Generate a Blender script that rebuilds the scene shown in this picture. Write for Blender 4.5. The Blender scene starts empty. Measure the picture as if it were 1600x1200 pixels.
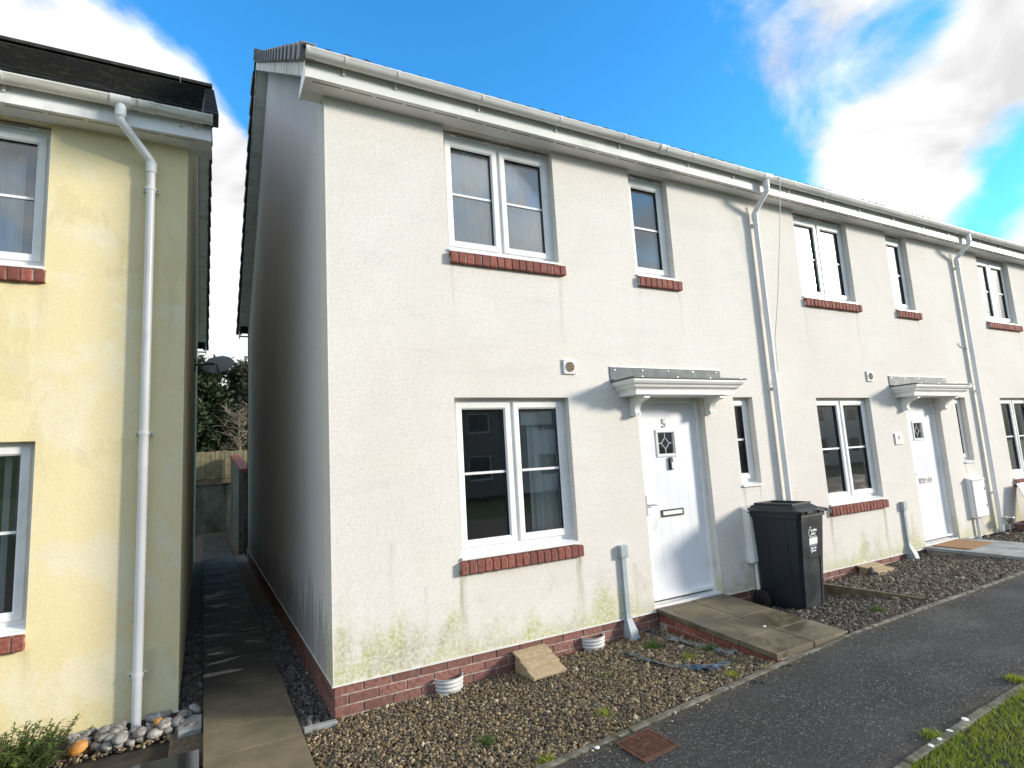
import bpy, math, random
import numpy as np
from mathutils import Vector, Matrix
random.seed(7); rng = np.random.default_rng(7)
scene = bpy.context.scene
col = scene.collection
RAD = math.radians

# ------------------------------------------------------------------ camera
CAM = Vector((-0.863, -4.6, 1.5735))
ROT = Matrix(((0.8800314, -0.01172664, -0.47477071),
              (-0.47130699, -0.1445667, -0.87004034),
              (-0.05843338, 0.98942557, -0.13275009)))
cd = bpy.data.cameras.new('camera'); cam = bpy.data.objects.new('camera', cd); col.objects.link(cam)
cam.matrix_world = Matrix.Translation(CAM) @ ROT.to_4x4()
cd.sensor_fit = 'HORIZONTAL'; cd.sensor_width = 36; cd.lens = 890.7 / 1600 * 36
cd.clip_start = 0.02; cd.clip_end = 3000
scene.camera = cam
def pix(p):                                   # a direction in the place, read from the photograph
    return (ROT @ Vector(((p[0]-800)/890.7, -(p[1]-600)/890.7, -1))).normalized()

# ------------------------------------------------------------------ sky, sun, exposure
SUN = Vector((7.4, -4.6, 2.22)).normalized()  # towards the sun
world = bpy.data.worlds.new('World'); scene.world = world; world.use_nodes = True
nt = world.node_tree; nt.nodes.clear()
def wn(t, **k):
    n = nt.nodes.new(t)
    for a, b in k.items(): setattr(n, a, b)
    return n
L = nt.links.new
sky = wn('ShaderNodeTexSky', sky_type='NISHITA', sun_disc=False)
sky.sun_elevation = math.asin(SUN.z); sky.sun_rotation = math.atan2(SUN.x, SUN.y)
sky.air_density = 1.0; sky.dust_density = 0.3; sky.ozone_density = 3.0
hsv = wn('ShaderNodeHueSaturation'); hsv.inputs['Saturation'].default_value = 1.2; hsv.inputs['Value'].default_value = 1.55
hsv.inputs['Hue'].default_value = 0.499
L(sky.outputs[0], hsv.inputs['Color'])
tc = wn('ShaderNodeTexCoord')
def wmath(op, a, b=None, c=None, clamp=False):
    n = wn('ShaderNodeMath', operation=op, use_clamp=clamp)
    for i, v in enumerate((a, b, c)):
        if v is None: continue
        if isinstance(v, (int, float)): n.inputs[i].default_value = v
        else: L(v, n.inputs[i])
    return n.outputs[0]
noi = wn('ShaderNodeTexNoise'); noi.inputs['Scale'].default_value = 3.2; noi.inputs['Detail'].default_value = 7
noi.inputs['Roughness'].default_value = 0.60; noi.inputs['Distortion'].default_value = 0.35
mp = wn('ShaderNodeMapping'); mp.inputs['Location'].default_value = (2.9, 1.7, 0.3); mp.inputs['Scale'].default_value = (1, 1, 1.5)
L(tc.outputs['Generated'], mp.inputs[0]); L(mp.outputs[0], noi.inputs['Vector'])
field = wmath('MULTIPLY', wmath('SUBTRACT', noi.outputs['Fac'], 0.345), 2.7)
CLOUDS = [((40, 60), 9, .50), ((250, 150), 5.5, .50), ((150, 220), 8, .42), ((360, 300), 4.5, .6), ((350, 420), 6.5, .75), ((340, 560), 8, .75),
          ((1440, 275), 6.0, .72), ((1540, 130), 4.5, .60), ((1320, 250), 3.2, .30), ((1595, 20), 3.5, .40), ((1597, 372), 2.0, .4), ((1460, 330), 3, .25), ((1568, 225), 2.4, -.55), ((1530, 345), 2.2, -.45),
          ((1215, 60), 8, .17), ((1120, 140), 6, .16),
          ((700, 20), 24, -.95), ((1215, 60), 22, -.20), ((200, 100), 16, -.16), ((1480, 250), 14, -.18), ((290, 210), 4.5, .5), ((1180, 110), 9, .17), ((1330, 50), 6, .12), ((1020, 240), 8, -.35), ((430, 60), 6.5, -.6), ((900, 130), 9, -.3), ((1405, 70), 3.5, -.25), ((215, 10), 3, -.5), ((1230, 260), 5, -.3)]
for p, r, w_ in CLOUDS:
    d = pix(p)
    vm = wn('ShaderNodeVectorMath', operation='DOT_PRODUCT'); vm.inputs[1].default_value = d
    L(tc.outputs['Generated'], vm.inputs[0])
    mr = wn('ShaderNodeMapRange', interpolation_type='SMOOTHSTEP')
    mr.inputs['From Min'].default_value = math.cos(RAD(r*1.5)); mr.inputs['From Max'].default_value = 1
    mr.inputs['To Min'].default_value = 0; mr.inputs['To Max'].default_value = w_
    L(vm.outputs['Value'], mr.inputs['Value'])
    field = wmath('ADD', field, mr.outputs[0])
mask = wn('ShaderNodeMapRange', interpolation_type='SMOOTHSTEP')
mask.inputs['From Min'].default_value = -.02; mask.inputs['From Max'].default_value = .70
L(field, mask.inputs['Value'])
shade = wn('ShaderNodeValToRGB')             # thin cloud bluish, thick cloud white, hearts a little greyer
shade.color_ramp.elements[0].position = 0; shade.color_ramp.elements[0].color = (.84, .92, 1, 1)
shade.color_ramp.elements[1].position = 1; shade.color_ramp.elements[1].color = (1, 1, 1, 1)
L(mask.outputs[0], shade.inputs[0])
n2 = wn('ShaderNodeTexNoise'); n2.inputs['Scale'].default_value = 5.5; n2.inputs['Detail'].default_value = 5; n2.inputs['Distortion'].default_value = .6
L(mp.outputs[0], n2.inputs['Vector'])
grey = wn('ShaderNodeMapRange'); grey.inputs['From Min'].default_value = .32; grey.inputs['From Max'].default_value = .66
grey.inputs['To Min'].default_value = 2.9; grey.inputs['To Max'].default_value = 5.2; L(n2.outputs['Fac'], grey.inputs['Value'])
cl = wn('ShaderNodeVectorMath', operation='SCALE'); L(grey.outputs[0], cl.inputs['Scale'])
L(shade.outputs[0], cl.inputs[0])
mx = wn('ShaderNodeMix', data_type='RGBA'); L(mask.outputs[0], mx.inputs['Factor'])
tint = wn('ShaderNodeVectorMath', operation='MULTIPLY'); tint.inputs[1].default_value = (.55, .97, 1.06); L(hsv.outputs[0], tint.inputs[0])
L(tint.outputs[0], mx.inputs['A']); L(cl.outputs[0], mx.inputs['B'])
bg = wn('ShaderNodeBackground'); bg.inputs['Strength'].default_value = 0.15
L(mx.outputs['Result'], bg.inputs['Color'])
wo = wn('ShaderNodeOutputWorld'); L(bg.outputs[0], wo.inputs[0])

sd = bpy.data.lights.new('sun', 'SUN'); sd.energy = 2.9; sd.angle = RAD(9.0); sd.color = (1, .915, .80)
so = bpy.data.objects.new('sun', sd); col.objects.link(so)
so.rotation_euler = SUN.to_track_quat('Z', 'Y').to_euler(); so.location = (20, -15, 20)

vs = scene.view_settings
vs.view_transform = 'Standard'; vs.look = 'None'; vs.gamma = 1; vs.use_curve_mapping = False
vs.exposure = 0.84
scene.cycles.max_bounces = 7; scene.cycles.diffuse_bounces = 3; scene.cycles.glossy_bounces = 3; scene.cycles.transparent_max_bounces = 8

# ------------------------------------------------------------------ material helpers
class NT:
    def __init__(s, name):
        s.m = bpy.data.materials.new(name); s.m.use_nodes = True; s.t = s.m.node_tree
        s.b = s.t.nodes['Principled BSDF']; s.o = s.t.nodes['Material Output']
    def n(s, t, **k):
        x = s.t.nodes.new(t)
        for a, b in k.items():
            if a.startswith('i_'): x.inputs[a[2:].replace('_', ' ')].default_value = b
            else: setattr(x, a, b)
        return x
    def l(s, a, b): s.t.links.new(a, b)
    def pos(s): return s.n('ShaderNodeNewGeometry').outputs['Position']
    def objc(s): return s.n('ShaderNodeTexCoord').outputs['Object']
    def mapping(s, v, scale=(1, 1, 1), loc=(0, 0, 0)):
        m = s.n('ShaderNodeMapping'); m.inputs['Scale'].default_value = scale; m.inputs['Location'].default_value = loc
        s.l(v, m.inputs[0]); return m.outputs[0]
    def noise(s, v, scale, detail=4, rough=.55, dist=0):
        n = s.n('ShaderNodeTexNoise'); n.inputs['Scale'].default_value = scale; n.inputs['Detail'].default_value = detail
        n.inputs['Roughness'].default_value = rough; n.inputs['Distortion'].default_value = dist
        s.l(v, n.inputs['Vector']); return n.outputs['Fac']
    def ramp(s, v, a, b, lo=0., hi=1.):
        r = s.n('ShaderNodeMapRange', interpolation_type='SMOOTHSTEP')
        for k, x in zip(('From Min', 'From Max', 'To Min', 'To Max'), (a, b, lo, hi)): r.inputs[k].default_value = x
        s.l(v, r.inputs['Value']); return r.outputs[0]
    def math(s, op, a, b=None, clamp=False):
        n = s.n('ShaderNodeMath', operation=op, use_clamp=clamp)
        for i, v in enumerate((a, b)):
            if v is None: continue
            if isinstance(v, (int, float)): n.inputs[i].default_value = v
            else: s.l(v, n.inputs[i])
        return n.outputs[0]
    def sep(s, v):
        n = s.n('ShaderNodeSeparateXYZ'); s.l(v, n.inputs[0]); return n.outputs
    def mix(s, f, a, b, blend='MIX'):
        n = s.n('ShaderNodeMix', data_type='RGBA', blend_type=blend)
        for sock, v in (('Factor', f), ('A', a), ('B', b)):
            if isinstance(v, (int, float)): n.inputs[sock].default_value = v
            elif isinstance(v, tuple): n.inputs[sock].default_value = (*v, 1) if len(v) == 3 else v
            else: s.l(v, n.inputs[sock])
        return n.outputs['Result']
    def col(s, v):
        if isinstance(v, tuple): s.b.inputs['Base Color'].default_value = (*v, 1)
        else: s.l(v, s.b.inputs['Base Color'])
    def rough(s, v):
        if isinstance(v, (int, float)): s.b.inputs['Roughness'].default_value = v
        else: s.l(v, s.b.inputs['Roughness'])
    def bump(s, h, strength, dist=.002):
        n = s.n('ShaderNodeBump'); n.inputs['Strength'].default_value = strength; n.inputs['Distance'].default_value = dist
        s.l(h, n.inputs['Height']); s.l(n.outputs[0], s.b.inputs['Normal'])

M = {}
def plain(name, c, r=.5, var=.15, scale=8, metal=0, bump=0, bscale=60, dirt=None):
    k = NT(name); p = k.pos()
    f = k.ramp(k.noise(p, scale, 5), .3, .7)
    cc = k.mix(f, tuple(x*(1-var) for x in c), tuple(min(1, x*(1+var)) for x in c))
    if dirt:
        dcol, lo, hi, sc, amt = dirt
        d = k.ramp(k.noise(k.mapping(p, sc), 1, 6, .65), lo, hi, 0, amt)
        cc = k.mix(d, cc, dcol)
    k.col(cc); k.rough(k.ramp(f, 0, 1, max(0, r-.06), min(1, r+.06))); k.b.inputs['Metallic'].default_value = metal
    if bump: k.bump(k.noise(p, bscale, 3), bump)
    M[name] = k.m; return k.m

def render_mat(name, base, alt, house_z, algae_amt, patches, streaks):
    gr = .3 if patches else 1.
    k = NT(name); p = k.pos(); o = k.objc(); x, y, z = k.sep(o)
    big = k.ramp(k.noise(p, .55, 5, .6, .3), .35, .68)
    c = k.mix(big, base, alt)
    if patches:
        pt = k.ramp(k.noise(p, 1.15, 6, .62, .5), .50, .57)
        c = k.mix(k.math('MULTIPLY', pt, .55), c, patches)
        pt2 = k.ramp(k.noise(k.mapping(p, (1, 1, .6), (4, 2, 1)), 2.3, 6, .62, .4), .57, .62)
        c = k.mix(k.math('MULTIPLY', pt2, .32), c, (base[0]*.78, base[1]*.76, base[2]*.66))
    # grain of the roughcast: darker pits
    g = k.noise(p, 210, 3, .7)
    c = k.mix(k.ramp(g, .34, .52, .30*gr, 0), c, tuple(v*.42 for v in base))
    g2 = k.noise(p, 55, 4, .7)
    c = k.mix(k.ramp(g2, .36, .52, .32*gr, 0), c, tuple(v*.52 for v in base))
    c = k.mix(k.ramp(k.noise(p, 28, 4, .75), .40, .55, .13*gr, 0), c, tuple(v*.6 for v in base))
    # faint day-work lines and grey weathering
    gw = k.ramp(k.noise(k.mapping(p, (.9, .9, 5)), 1.2, 6, .62), .5, .72)
    c = k.mix(k.math('MULTIPLY', gw, .05 if patches else .12), c, (.40, .385, .36))
    pk = k.ramp(k.noise(k.mapping(p, (1, 1, .7), (9, 0, 3)), 1.6, 5, .6, .4), .44, .66)
    c = k.mix(k.math('MULTIPLY', pk, .16), c, (base[0]*.80, base[1]*.80, base[2]*.70))
    # rain streaks under the sills and the like: place, half width, top, length, amount
    wob = k.math('MULTIPLY', k.math('SUBTRACT', k.noise(k.mapping(p, (3, 3, 1.2)), 2, 3), .5), .11)
    fine = k.ramp(k.noise(k.mapping(p, (55, 55, 1.3)), 1, 4, .6), .36, .62)
    tot = None
    for sx, hw, zt, ln, am in streaks:
        dx = k.math('ABSOLUTE', k.math('ADD', k.math('SUBTRACT', x, sx), wob))
        a = k.ramp(dx, 0, hw, 1, 0)
        t_ = k.ramp(z, zt-ln, zt-.02, 0, 1); u = k.ramp(z, zt-.004, zt+.004, 1, 0)
        v = k.math('MULTIPLY', k.math('MULTIPLY', k.math('MULTIPLY', a, t_), u), am)
        tot = v if tot is None else k.math('ADD', tot, v)
    if tot is not None:
        s_ = k.math('MULTIPLY', tot, k.math('ADD', k.math('MULTIPLY', fine, .75), .35), clamp=True)
        c = k.mix(s_, c, (.26, .215, .105))
    # green algae rising from the bottom edge
    n1 = k.noise(k.mapping(p, (1.6, 1.6, .9)), 2.1, 6, .68, .3)
    hgt = k.math('ADD', k.math('ADD', k.math('MULTIPLY', n1, 1.25), -.40), k.ramp(x, .05, .75, .14, 0))
    up = k.math('SUBTRACT', hgt, k.math('MULTIPLY', k.math('SUBTRACT', z, house_z), .62))
    spk = k.ramp(k.noise(p, 32, 5, .75), .33, .66, .15, 1)
    al = k.math('MULTIPLY', k.math('MULTIPLY', k.ramp(up, -.03, .34), spk), algae_amt, clamp=True)
    band = k.math('MULTIPLY', k.ramp(k.math('SUBTRACT', k.math('SUBTRACT', z, house_z), k.math('MULTIPLY', k.noise(k.mapping(p, (1, 1, .4)), 5, 5, .7), .22)), -.10, .06, 1, 0), k.math('MULTIPLY', spk, .8*algae_amt))
    al = k.math('MAXIMUM', al, band)
    gcol = k.mix(k.ramp(k.noise(p, 2.7, 3), .4, .62), (.40, .41, .07), (.32, .31, .13))
    c = k.mix(al, c, gcol)
    k.col(c); k.rough(.93); k.b.inputs['Specular IOR Level'].default_value = .2
    h = k.math('ADD', k.math('MULTIPLY', g, 1), k.math('MULTIPLY', k.noise(p, 75, 3), .8))
    k.bump(h, .55, .004)
    M[name] = k.m; return k.m

WS = [(1.07, .05, .665, .75, .55), (2.25, .055, .665, .8, .6), (1.5, .25, .665, .10, .15), (1.10, .03, 3.37, .7, .22), (2.26, .035, 3.37, .9, .28),
      (3.30, .03, 3.37, .7, .18), (3.88, .03, 3.37, .8, .2), (4.60, .03, 1.11, .35, .6), (4.86, .02, 1.11, .25, .4), (.45, .05, 1.0, .8, .16), (2.9, .05, .5, .55, .25), (.75, .03, .6, .5, .25)]
render_mat('render_white', (.82, .785, .725), (.77, .725, .67), 0.0, .85, None, WS)
render_mat('render_yellow', (.84, .72, .43), (.81, .69, .40), 0.0, .22, (.83, .77, .60),
           [(-.97, .05, .64, .4, .2), (-.97, .06, 3.36, .8, .15), (-.35, .14, 4.3, 1.5, .12), (-.12, .07, 3.4, 1.3, .10), (-.2, .12, .5, .6, .2)])
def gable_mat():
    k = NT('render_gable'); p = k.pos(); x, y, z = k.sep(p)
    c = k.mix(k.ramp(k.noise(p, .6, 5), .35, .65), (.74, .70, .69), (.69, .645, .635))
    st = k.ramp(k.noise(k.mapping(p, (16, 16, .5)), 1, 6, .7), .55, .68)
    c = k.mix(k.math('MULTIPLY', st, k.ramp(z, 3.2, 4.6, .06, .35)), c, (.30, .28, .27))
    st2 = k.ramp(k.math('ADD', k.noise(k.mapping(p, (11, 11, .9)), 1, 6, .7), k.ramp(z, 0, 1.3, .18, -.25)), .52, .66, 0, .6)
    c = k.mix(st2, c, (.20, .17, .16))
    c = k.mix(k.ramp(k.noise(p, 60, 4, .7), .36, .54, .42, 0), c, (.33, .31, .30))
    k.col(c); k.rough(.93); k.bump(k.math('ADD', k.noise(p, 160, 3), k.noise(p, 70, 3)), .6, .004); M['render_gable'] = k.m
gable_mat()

def brick_mat(name, base):
    k = NT(name); p = k.pos(); r = k.n('ShaderNodeObjectInfo').outputs['Random']
    c = k.mix(r, tuple(v*.66 for v in base), tuple(v*1.22 for v in base))
    c = k.mix(k.ramp(k.noise(p, 38, 6, .7), .40, .66), c, tuple(v*.55 for v in base))
    c = k.mix(k.ramp(k.noise(p, 9, 5, .7), .55, .75, 0, .4), c, (.30, .23, .19))
    k.col(c); k.rough(.85); k.bump(k.noise(p, 190, 4), .5, .003); M[name] = k.m
brick_mat('brick', (.30, .095, .067)); brick_mat('brick_plinth', (.265, .118, .094))
plain('mortar', (.42, .36, .31), .95, .3, 20, bump=.5)
plain('upvc', (.82, .815, .80), .35, .05, 3, dirt=((.42, .40, .34), .56, .74, (5, 5, 3), .28))
plain('upvc_old', (.74, .74, .71), .42, .06, 3, dirt=((.33, .32, .24), .5, .72, (1.2, 9, 9), .5))
plain('upvc_algae', (.70, .70, .68), .5, .06, 3, dirt=((.22, .23, .09), .42, .60, (.8, 14, 2.5), .75))
plain('gutter_mossy', (.76, .75, .70), .5, .06, 3, dirt=((.34, .32, .20), .46, .66, (1.5, 12, 12), .6))
plain('bead', (.72, .71, .69), .5, .08, 9)
plain('pvc_grey', (.36, .41, .43), .5, .08, 9)
plain('door_white', (.80, .81, .83), .35, .03, 3, dirt=((.42, .42, .36), .56, .76, (7, 7, 3), .35))
plain('door_groove_shade', (.72, .73, .75), .5, .03, 3)
plain('lead', (.085, .105, .11), .6, .2, 14, 0, bump=.2)
plain('steel', (.55, .55, .54), .3, .1, 20, .9)
plain('black_plastic', (.012, .013, .015), .45, .2, 30)
plain('dark_gap', (.02, .02, .02), .9, .1)  # near-black, puts the shade of slots and openings into colour; also screws, bolts
plain('slate', (.030, .031, .034), .7, .35, 14, bump=.4, bscale=40)
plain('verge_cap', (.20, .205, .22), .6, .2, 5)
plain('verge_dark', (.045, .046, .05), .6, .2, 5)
plain('tile_moss', (.014, .014, .014), .95, .35, 12, bump=.6, bscale=30, dirt=((.050, .050, .020), .50, .62, (7, 7, 7), .6))
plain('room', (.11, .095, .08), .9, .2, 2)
plain('curtain', (.86, .87, .86), .9, .06, 4)
plain('paper', (.78, .78, .76), .8, .04, 4)
plain('curtain_red', (.40, .06, .10), .9, .1, 4)
plain('timber_new', (.40, .305, .185), .75, .16, 30, dirt=((.24, .15, .06), .5, .75, (3, 50, 3), .4))
plain('timber_old', (.155, .12, .075), .9, .35, 10, bump=.4, dirt=((.10, .11, .04), .5, .7, (6, 6, 6), .6))
plain('fence_wood', (.20, .175, .105), .9, .3, 6, bump=.3, dirt=((.14, .125, .06), .42, .66, (9, 9, .7), .7))
plain('concrete', (.20, .185, .15), .9, .3, 9, bump=.6, bscale=90, dirt=((.065, .062, .035), .40, .60, (7, 7, 7), .8))
plain('concrete_dirt_shade', (.12, .125, .10), .9, .3, 3, bump=.4, bscale=60, dirt=((.03, .032, .022), .40, .62, (2, 2, .7), .8))
plain('concrete_grey', (.30, .31, .30), .85, .2, 4, bump=.4, bscale=90, dirt=((.12, .12, .10), .5, .7, (3, 3, 3), .5))
plain('bin_plastic', (.006, .010, .016), .5, .25, 6, bump=.12, bscale=140, dirt=((.06, .06, .06), .66, .80, (16, 16, 16), .5))
plain('sticker', (.80, .82, .82), .5, .04, 40)
plain('rubber', (.012, .012, .012), .75, .3, 20)
plain('rust', (.115, .050, .030), .8, .4, 30, .2, bump=.6, bscale=120)
plain('mat_coir', (.30, .165, .075), .97, .25, 60, bump=.8, bscale=240)
plain('pot', (.22, .13, .12), .7, .2, 10)
plain('sheet_grey', (.12, .145, .15), .5, .5, 18)
plain('sheet_blue', (.025, .075, .15), .45, .5, 24)
plain('well', (.60, .60, .58), .5, .1, 10, dirt=((.25, .22, .18), .5, .7, (9, 9, 9), .6))
plain('shell', (.82, .80, .76), .6, .05, 20)
plain('dish', (.82, .83, .83), .5, .1, 8)
plain('opp_wall', (.62, .60, .56), .9, .1, 1)
plain('bark', (.10, .075, .05), .95, .3, 10, bump=.5)
plain('twig', (.20, .165, .12), .95, .3, 10)
plain('opp_brick', (.17, .145, .125), .9, .2, 6)

def leaf_mat(name, a, b):
    k = NT(name); p = k.pos()
    c = k.mix(k.ramp(k.noise(p, 3.2, 5, .7), .35, .65), a, b); c = k.mix(k.ramp(k.noise(p, 40, 2), .4, .7, 0, .5), c, tuple(v*1.5 for v in b))
    k.col(c); k.rough(.6)
    k.b.inputs['Subsurface Weight'].default_value = 0
    tr = k.n('ShaderNodeBsdfTranslucent'); k.l(c, tr.inputs[0])
    ms = k.n('ShaderNodeMixShader'); ms.inputs[0].default_value = .3
    k.l(k.b.outputs[0], ms.inputs[1]); k.l(tr.outputs[0], ms.inputs[2]); k.l(ms.outputs[0], k.o.inputs[0]); M[name] = k.m
leaf_mat('grass', (.15, .235, .016), (.30, .33, .028)); leaf_mat('evergreen', (.020, .034, .014), (.045, .065, .022)); leaf_mat('shrub', (.075, .14, .025), (.13, .20, .04))
leaf_mat('weed', (.06, .12, .02), (.11, .17, .03)); leaf_mat('ivy', (.03, .045, .02), (.075, .080, .045))

def glass_mat():
    k = NT('glass'); p = k.pos(); k.t.nodes.remove(k.b)
    fr = k.n('ShaderNodeFresnel'); fr.inputs['IOR'].default_value = 1.52
    bm = k.n('ShaderNodeBump'); bm.inputs['Strength'].default_value = .05; bm.inputs['Distance'].default_value = .01
    k.l(k.noise(p, 2.2, 2), bm.inputs['Height'])
    f = k.math('ADD', k.math('MULTIPLY', fr.outputs[0], 2.1), .05, clamp=True)
    tr = k.n('ShaderNodeBsdfTransparent'); tr.inputs[0].default_value = (.965, .98, .975, 1)
    g1 = k.n('ShaderNodeBsdfGlossy'); g1.inputs['Roughness'].default_value = .015; k.l(bm.outputs[0], g1.inputs['Normal'])
    g2 = k.n('ShaderNodeBsdfGlossy'); g2.inputs['Roughness'].default_value = .22
    gm = k.n('ShaderNodeMixShader'); gm.inputs[0].default_value = .22; k.l(g1.outputs[0], gm.inputs[1]); k.l(g2.outputs[0], gm.inputs[2])
    ms = k.n('ShaderNodeMixShader'); k.l(f, ms.inputs[0]); k.l(tr.outputs[0], ms.inputs[1]); k.l(gm.outputs[0], ms.inputs[2])
    k.l(ms.outputs[0], k.o.inputs[0]); M['glass'] = k.m
glass_mat()

def asphalt_mat():
    k = NT('asphalt'); p = k.pos()
    v = k.n('ShaderNodeTexVoronoi'); v.inputs['Scale'].default_value = 130; k.l(p, v.inputs['Vector'])
    sp = k.sep(v.outputs['Color'])[0]
    c = k.mix(k.ramp(sp, .15, .95), (.012, .012, .0115), (.060, .058, .055))
    c = k.mix(k.ramp(sp, .93, .97), c, (.22, .22, .21))
    c = k.mix(k.ramp(k.noise(p, 1.1, 6, .6), .42, .66, 0, .45), c, (.040, .037, .033))
    c = k.mix(k.ramp(k.noise(k.mapping(p, (1, 1, 1), (3, 1, 0)), 5.5, 5, .6), .66, .72, 0, .35), c, (.16, .115, .10))
    e_ = k.n('ShaderNodeTexVoronoi', feature='DISTANCE_TO_EDGE'); e_.inputs['Scale'].default_value = .55
    wv = k.n('ShaderNodeVectorMath', operation='ADD'); nn_ = k.n('ShaderNodeTexNoise'); nn_.inputs['Scale'].default_value = 3.5; nn_.inputs['Detail'].default_value = 5
    k.l(p, nn_.inputs['Vector']); k.l(p, wv.inputs[0]); k.l(nn_.outputs['Color'], wv.inputs[1]); k.l(wv.outputs[0], e_.inputs['Vector'])
    crack = k.math('MULTIPLY', k.ramp(e_.outputs['Distance'], .0, .006, .7, 0), k.ramp(k.noise(p, .8, 2), .48, .6))
    c = k.mix(crack, c, (.010, .010, .010))
    py = k.sep(p)[1]; ns = k.math('MULTIPLY', k.noise(p, 4, 6, .7), .30)
    silt = k.math('MAXIMUM', k.ramp(k.math('ADD', py, ns), -1.38, -1.28, 0, .55), k.ramp(k.math('SUBTRACT', py, ns), -2.80, -2.68, .6, 0))
    c = k.mix(silt, c, (.085, .068, .042))
    k.col(c); k.rough(k.ramp(k.noise(p, 1.7, 4), .35, .65, .62, .9))
    k.bump(k.math('ADD', k.math('MULTIPLY', v.outputs['Distance'], -1.2), k.noise(p, 60, 3)), .9, .006); M['asphalt'] = k.m
asphalt_mat()
def slab_mat(name, a, b, lowrough, wetlo, wethi, pool=False):
    k = NT(name); p = k.pos(); r = k.n('ShaderNodeObjectInfo').outputs['Random']
    c = k.mix(k.ramp(k.noise(p, 2.6, 6, .65), .35, .65), a, b)
    c = k.mix(k.math('MULTIPLY', r, .25), c, tuple(v*.6 for v in a))
    c = k.mix(k.ramp(k.noise(p, 7, 5, .7), .56, .72, 0, .5), c, (.075, .078, .030))
    wet = k.ramp(k.noise(k.mapping(p, (1, 3.2, 1) if pool else (1, 1, 1), (7, 3, 0)), 2.4 if pool else 1.9, 5, .6, .6), wetlo, wethi)
    if pool:
        damp_shade = k.ramp(k.math('ADD', k.sep(p)[1], k.math('MULTIPLY', k.noise(p, 2.2, 4), 1.6)), 0.7, 2.6)
        wet = k.math('MULTIPLY', wet, k.math('ADD', k.math('MULTIPLY', damp_shade, .8), .2))
        c = k.mix(k.math('MULTIPLY', damp_shade, .88), c, (.028, .026, .022))  # damp slabs, darkened further to put the alley's shade into the colour
    c = k.mix(k.math('MULTIPLY', wet, .6), c, tuple(v*.3 for v in a))
    k.col(c); k.rough(k.ramp(wet, 0, 1, .75, lowrough)); k.bump(k.math('MULTIPLY', k.noise(p, 120, 3), k.ramp(wet, 0, 1, 1, .15)), .4, .003); M[name] = k.m
slab_mat('slab', (.175, .142, .088), (.115, .093, .056), .28, .45, .62)
slab_mat('slab_alley', (.22, .175, .105), (.14, .115, .072), .22, .53, .64, True)
slab_mat('slab_wet', (.060, .062, .064), (.045, .047, .050), .03, .0, .08)

def stone_mat(name, rough=.7):
    k = NT(name); a = k.n('ShaderNodeVertexColor'); a.layer_name = 'tone'; p = k.pos()
    c = k.mix(k.ramp(k.noise(p, 110, 3), .4, .7, 0, .35), a.outputs[0], (.09, .08, .065))
    k.col(c); k.rough(rough); M[name] = k.m
stone_mat('gravel_stone')
def pebble_mat():
    k = NT('pebble'); p = k.pos(); r = k.n('ShaderNodeObjectInfo').outputs['Random']
    c = k.mix(r, (.42, .40, .375), (.15, .145, .14)); c = k.mix(k.ramp(k.noise(p, 34, 6, .75), .44, .60, 0, .8), c, (.15, .125, .10)); c = k.mix(k.ramp(k.noise(p, 60, 4, .7), .58, .66, 0, .7), c, (.60, .58, .54))
    k.col(c); k.rough(.6); k.bump(k.noise(p, 70, 3), .3); M['pebble'] = k.m
pebble_mat(); plain('pebble_orange', (.50, .22, .05), .6, .3, 25)
plain('soil', (.045, .036, .025), .95, .35, 9, bump=.8, bscale=70)
plain('gravel_base', (.10, .08, .052), .95, .4, 40, bump=1, bscale=60)
plain('terrain_grass', (.07, .10, .02), .95, .3, 1.5, bump=.6, bscale=20)

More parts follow.
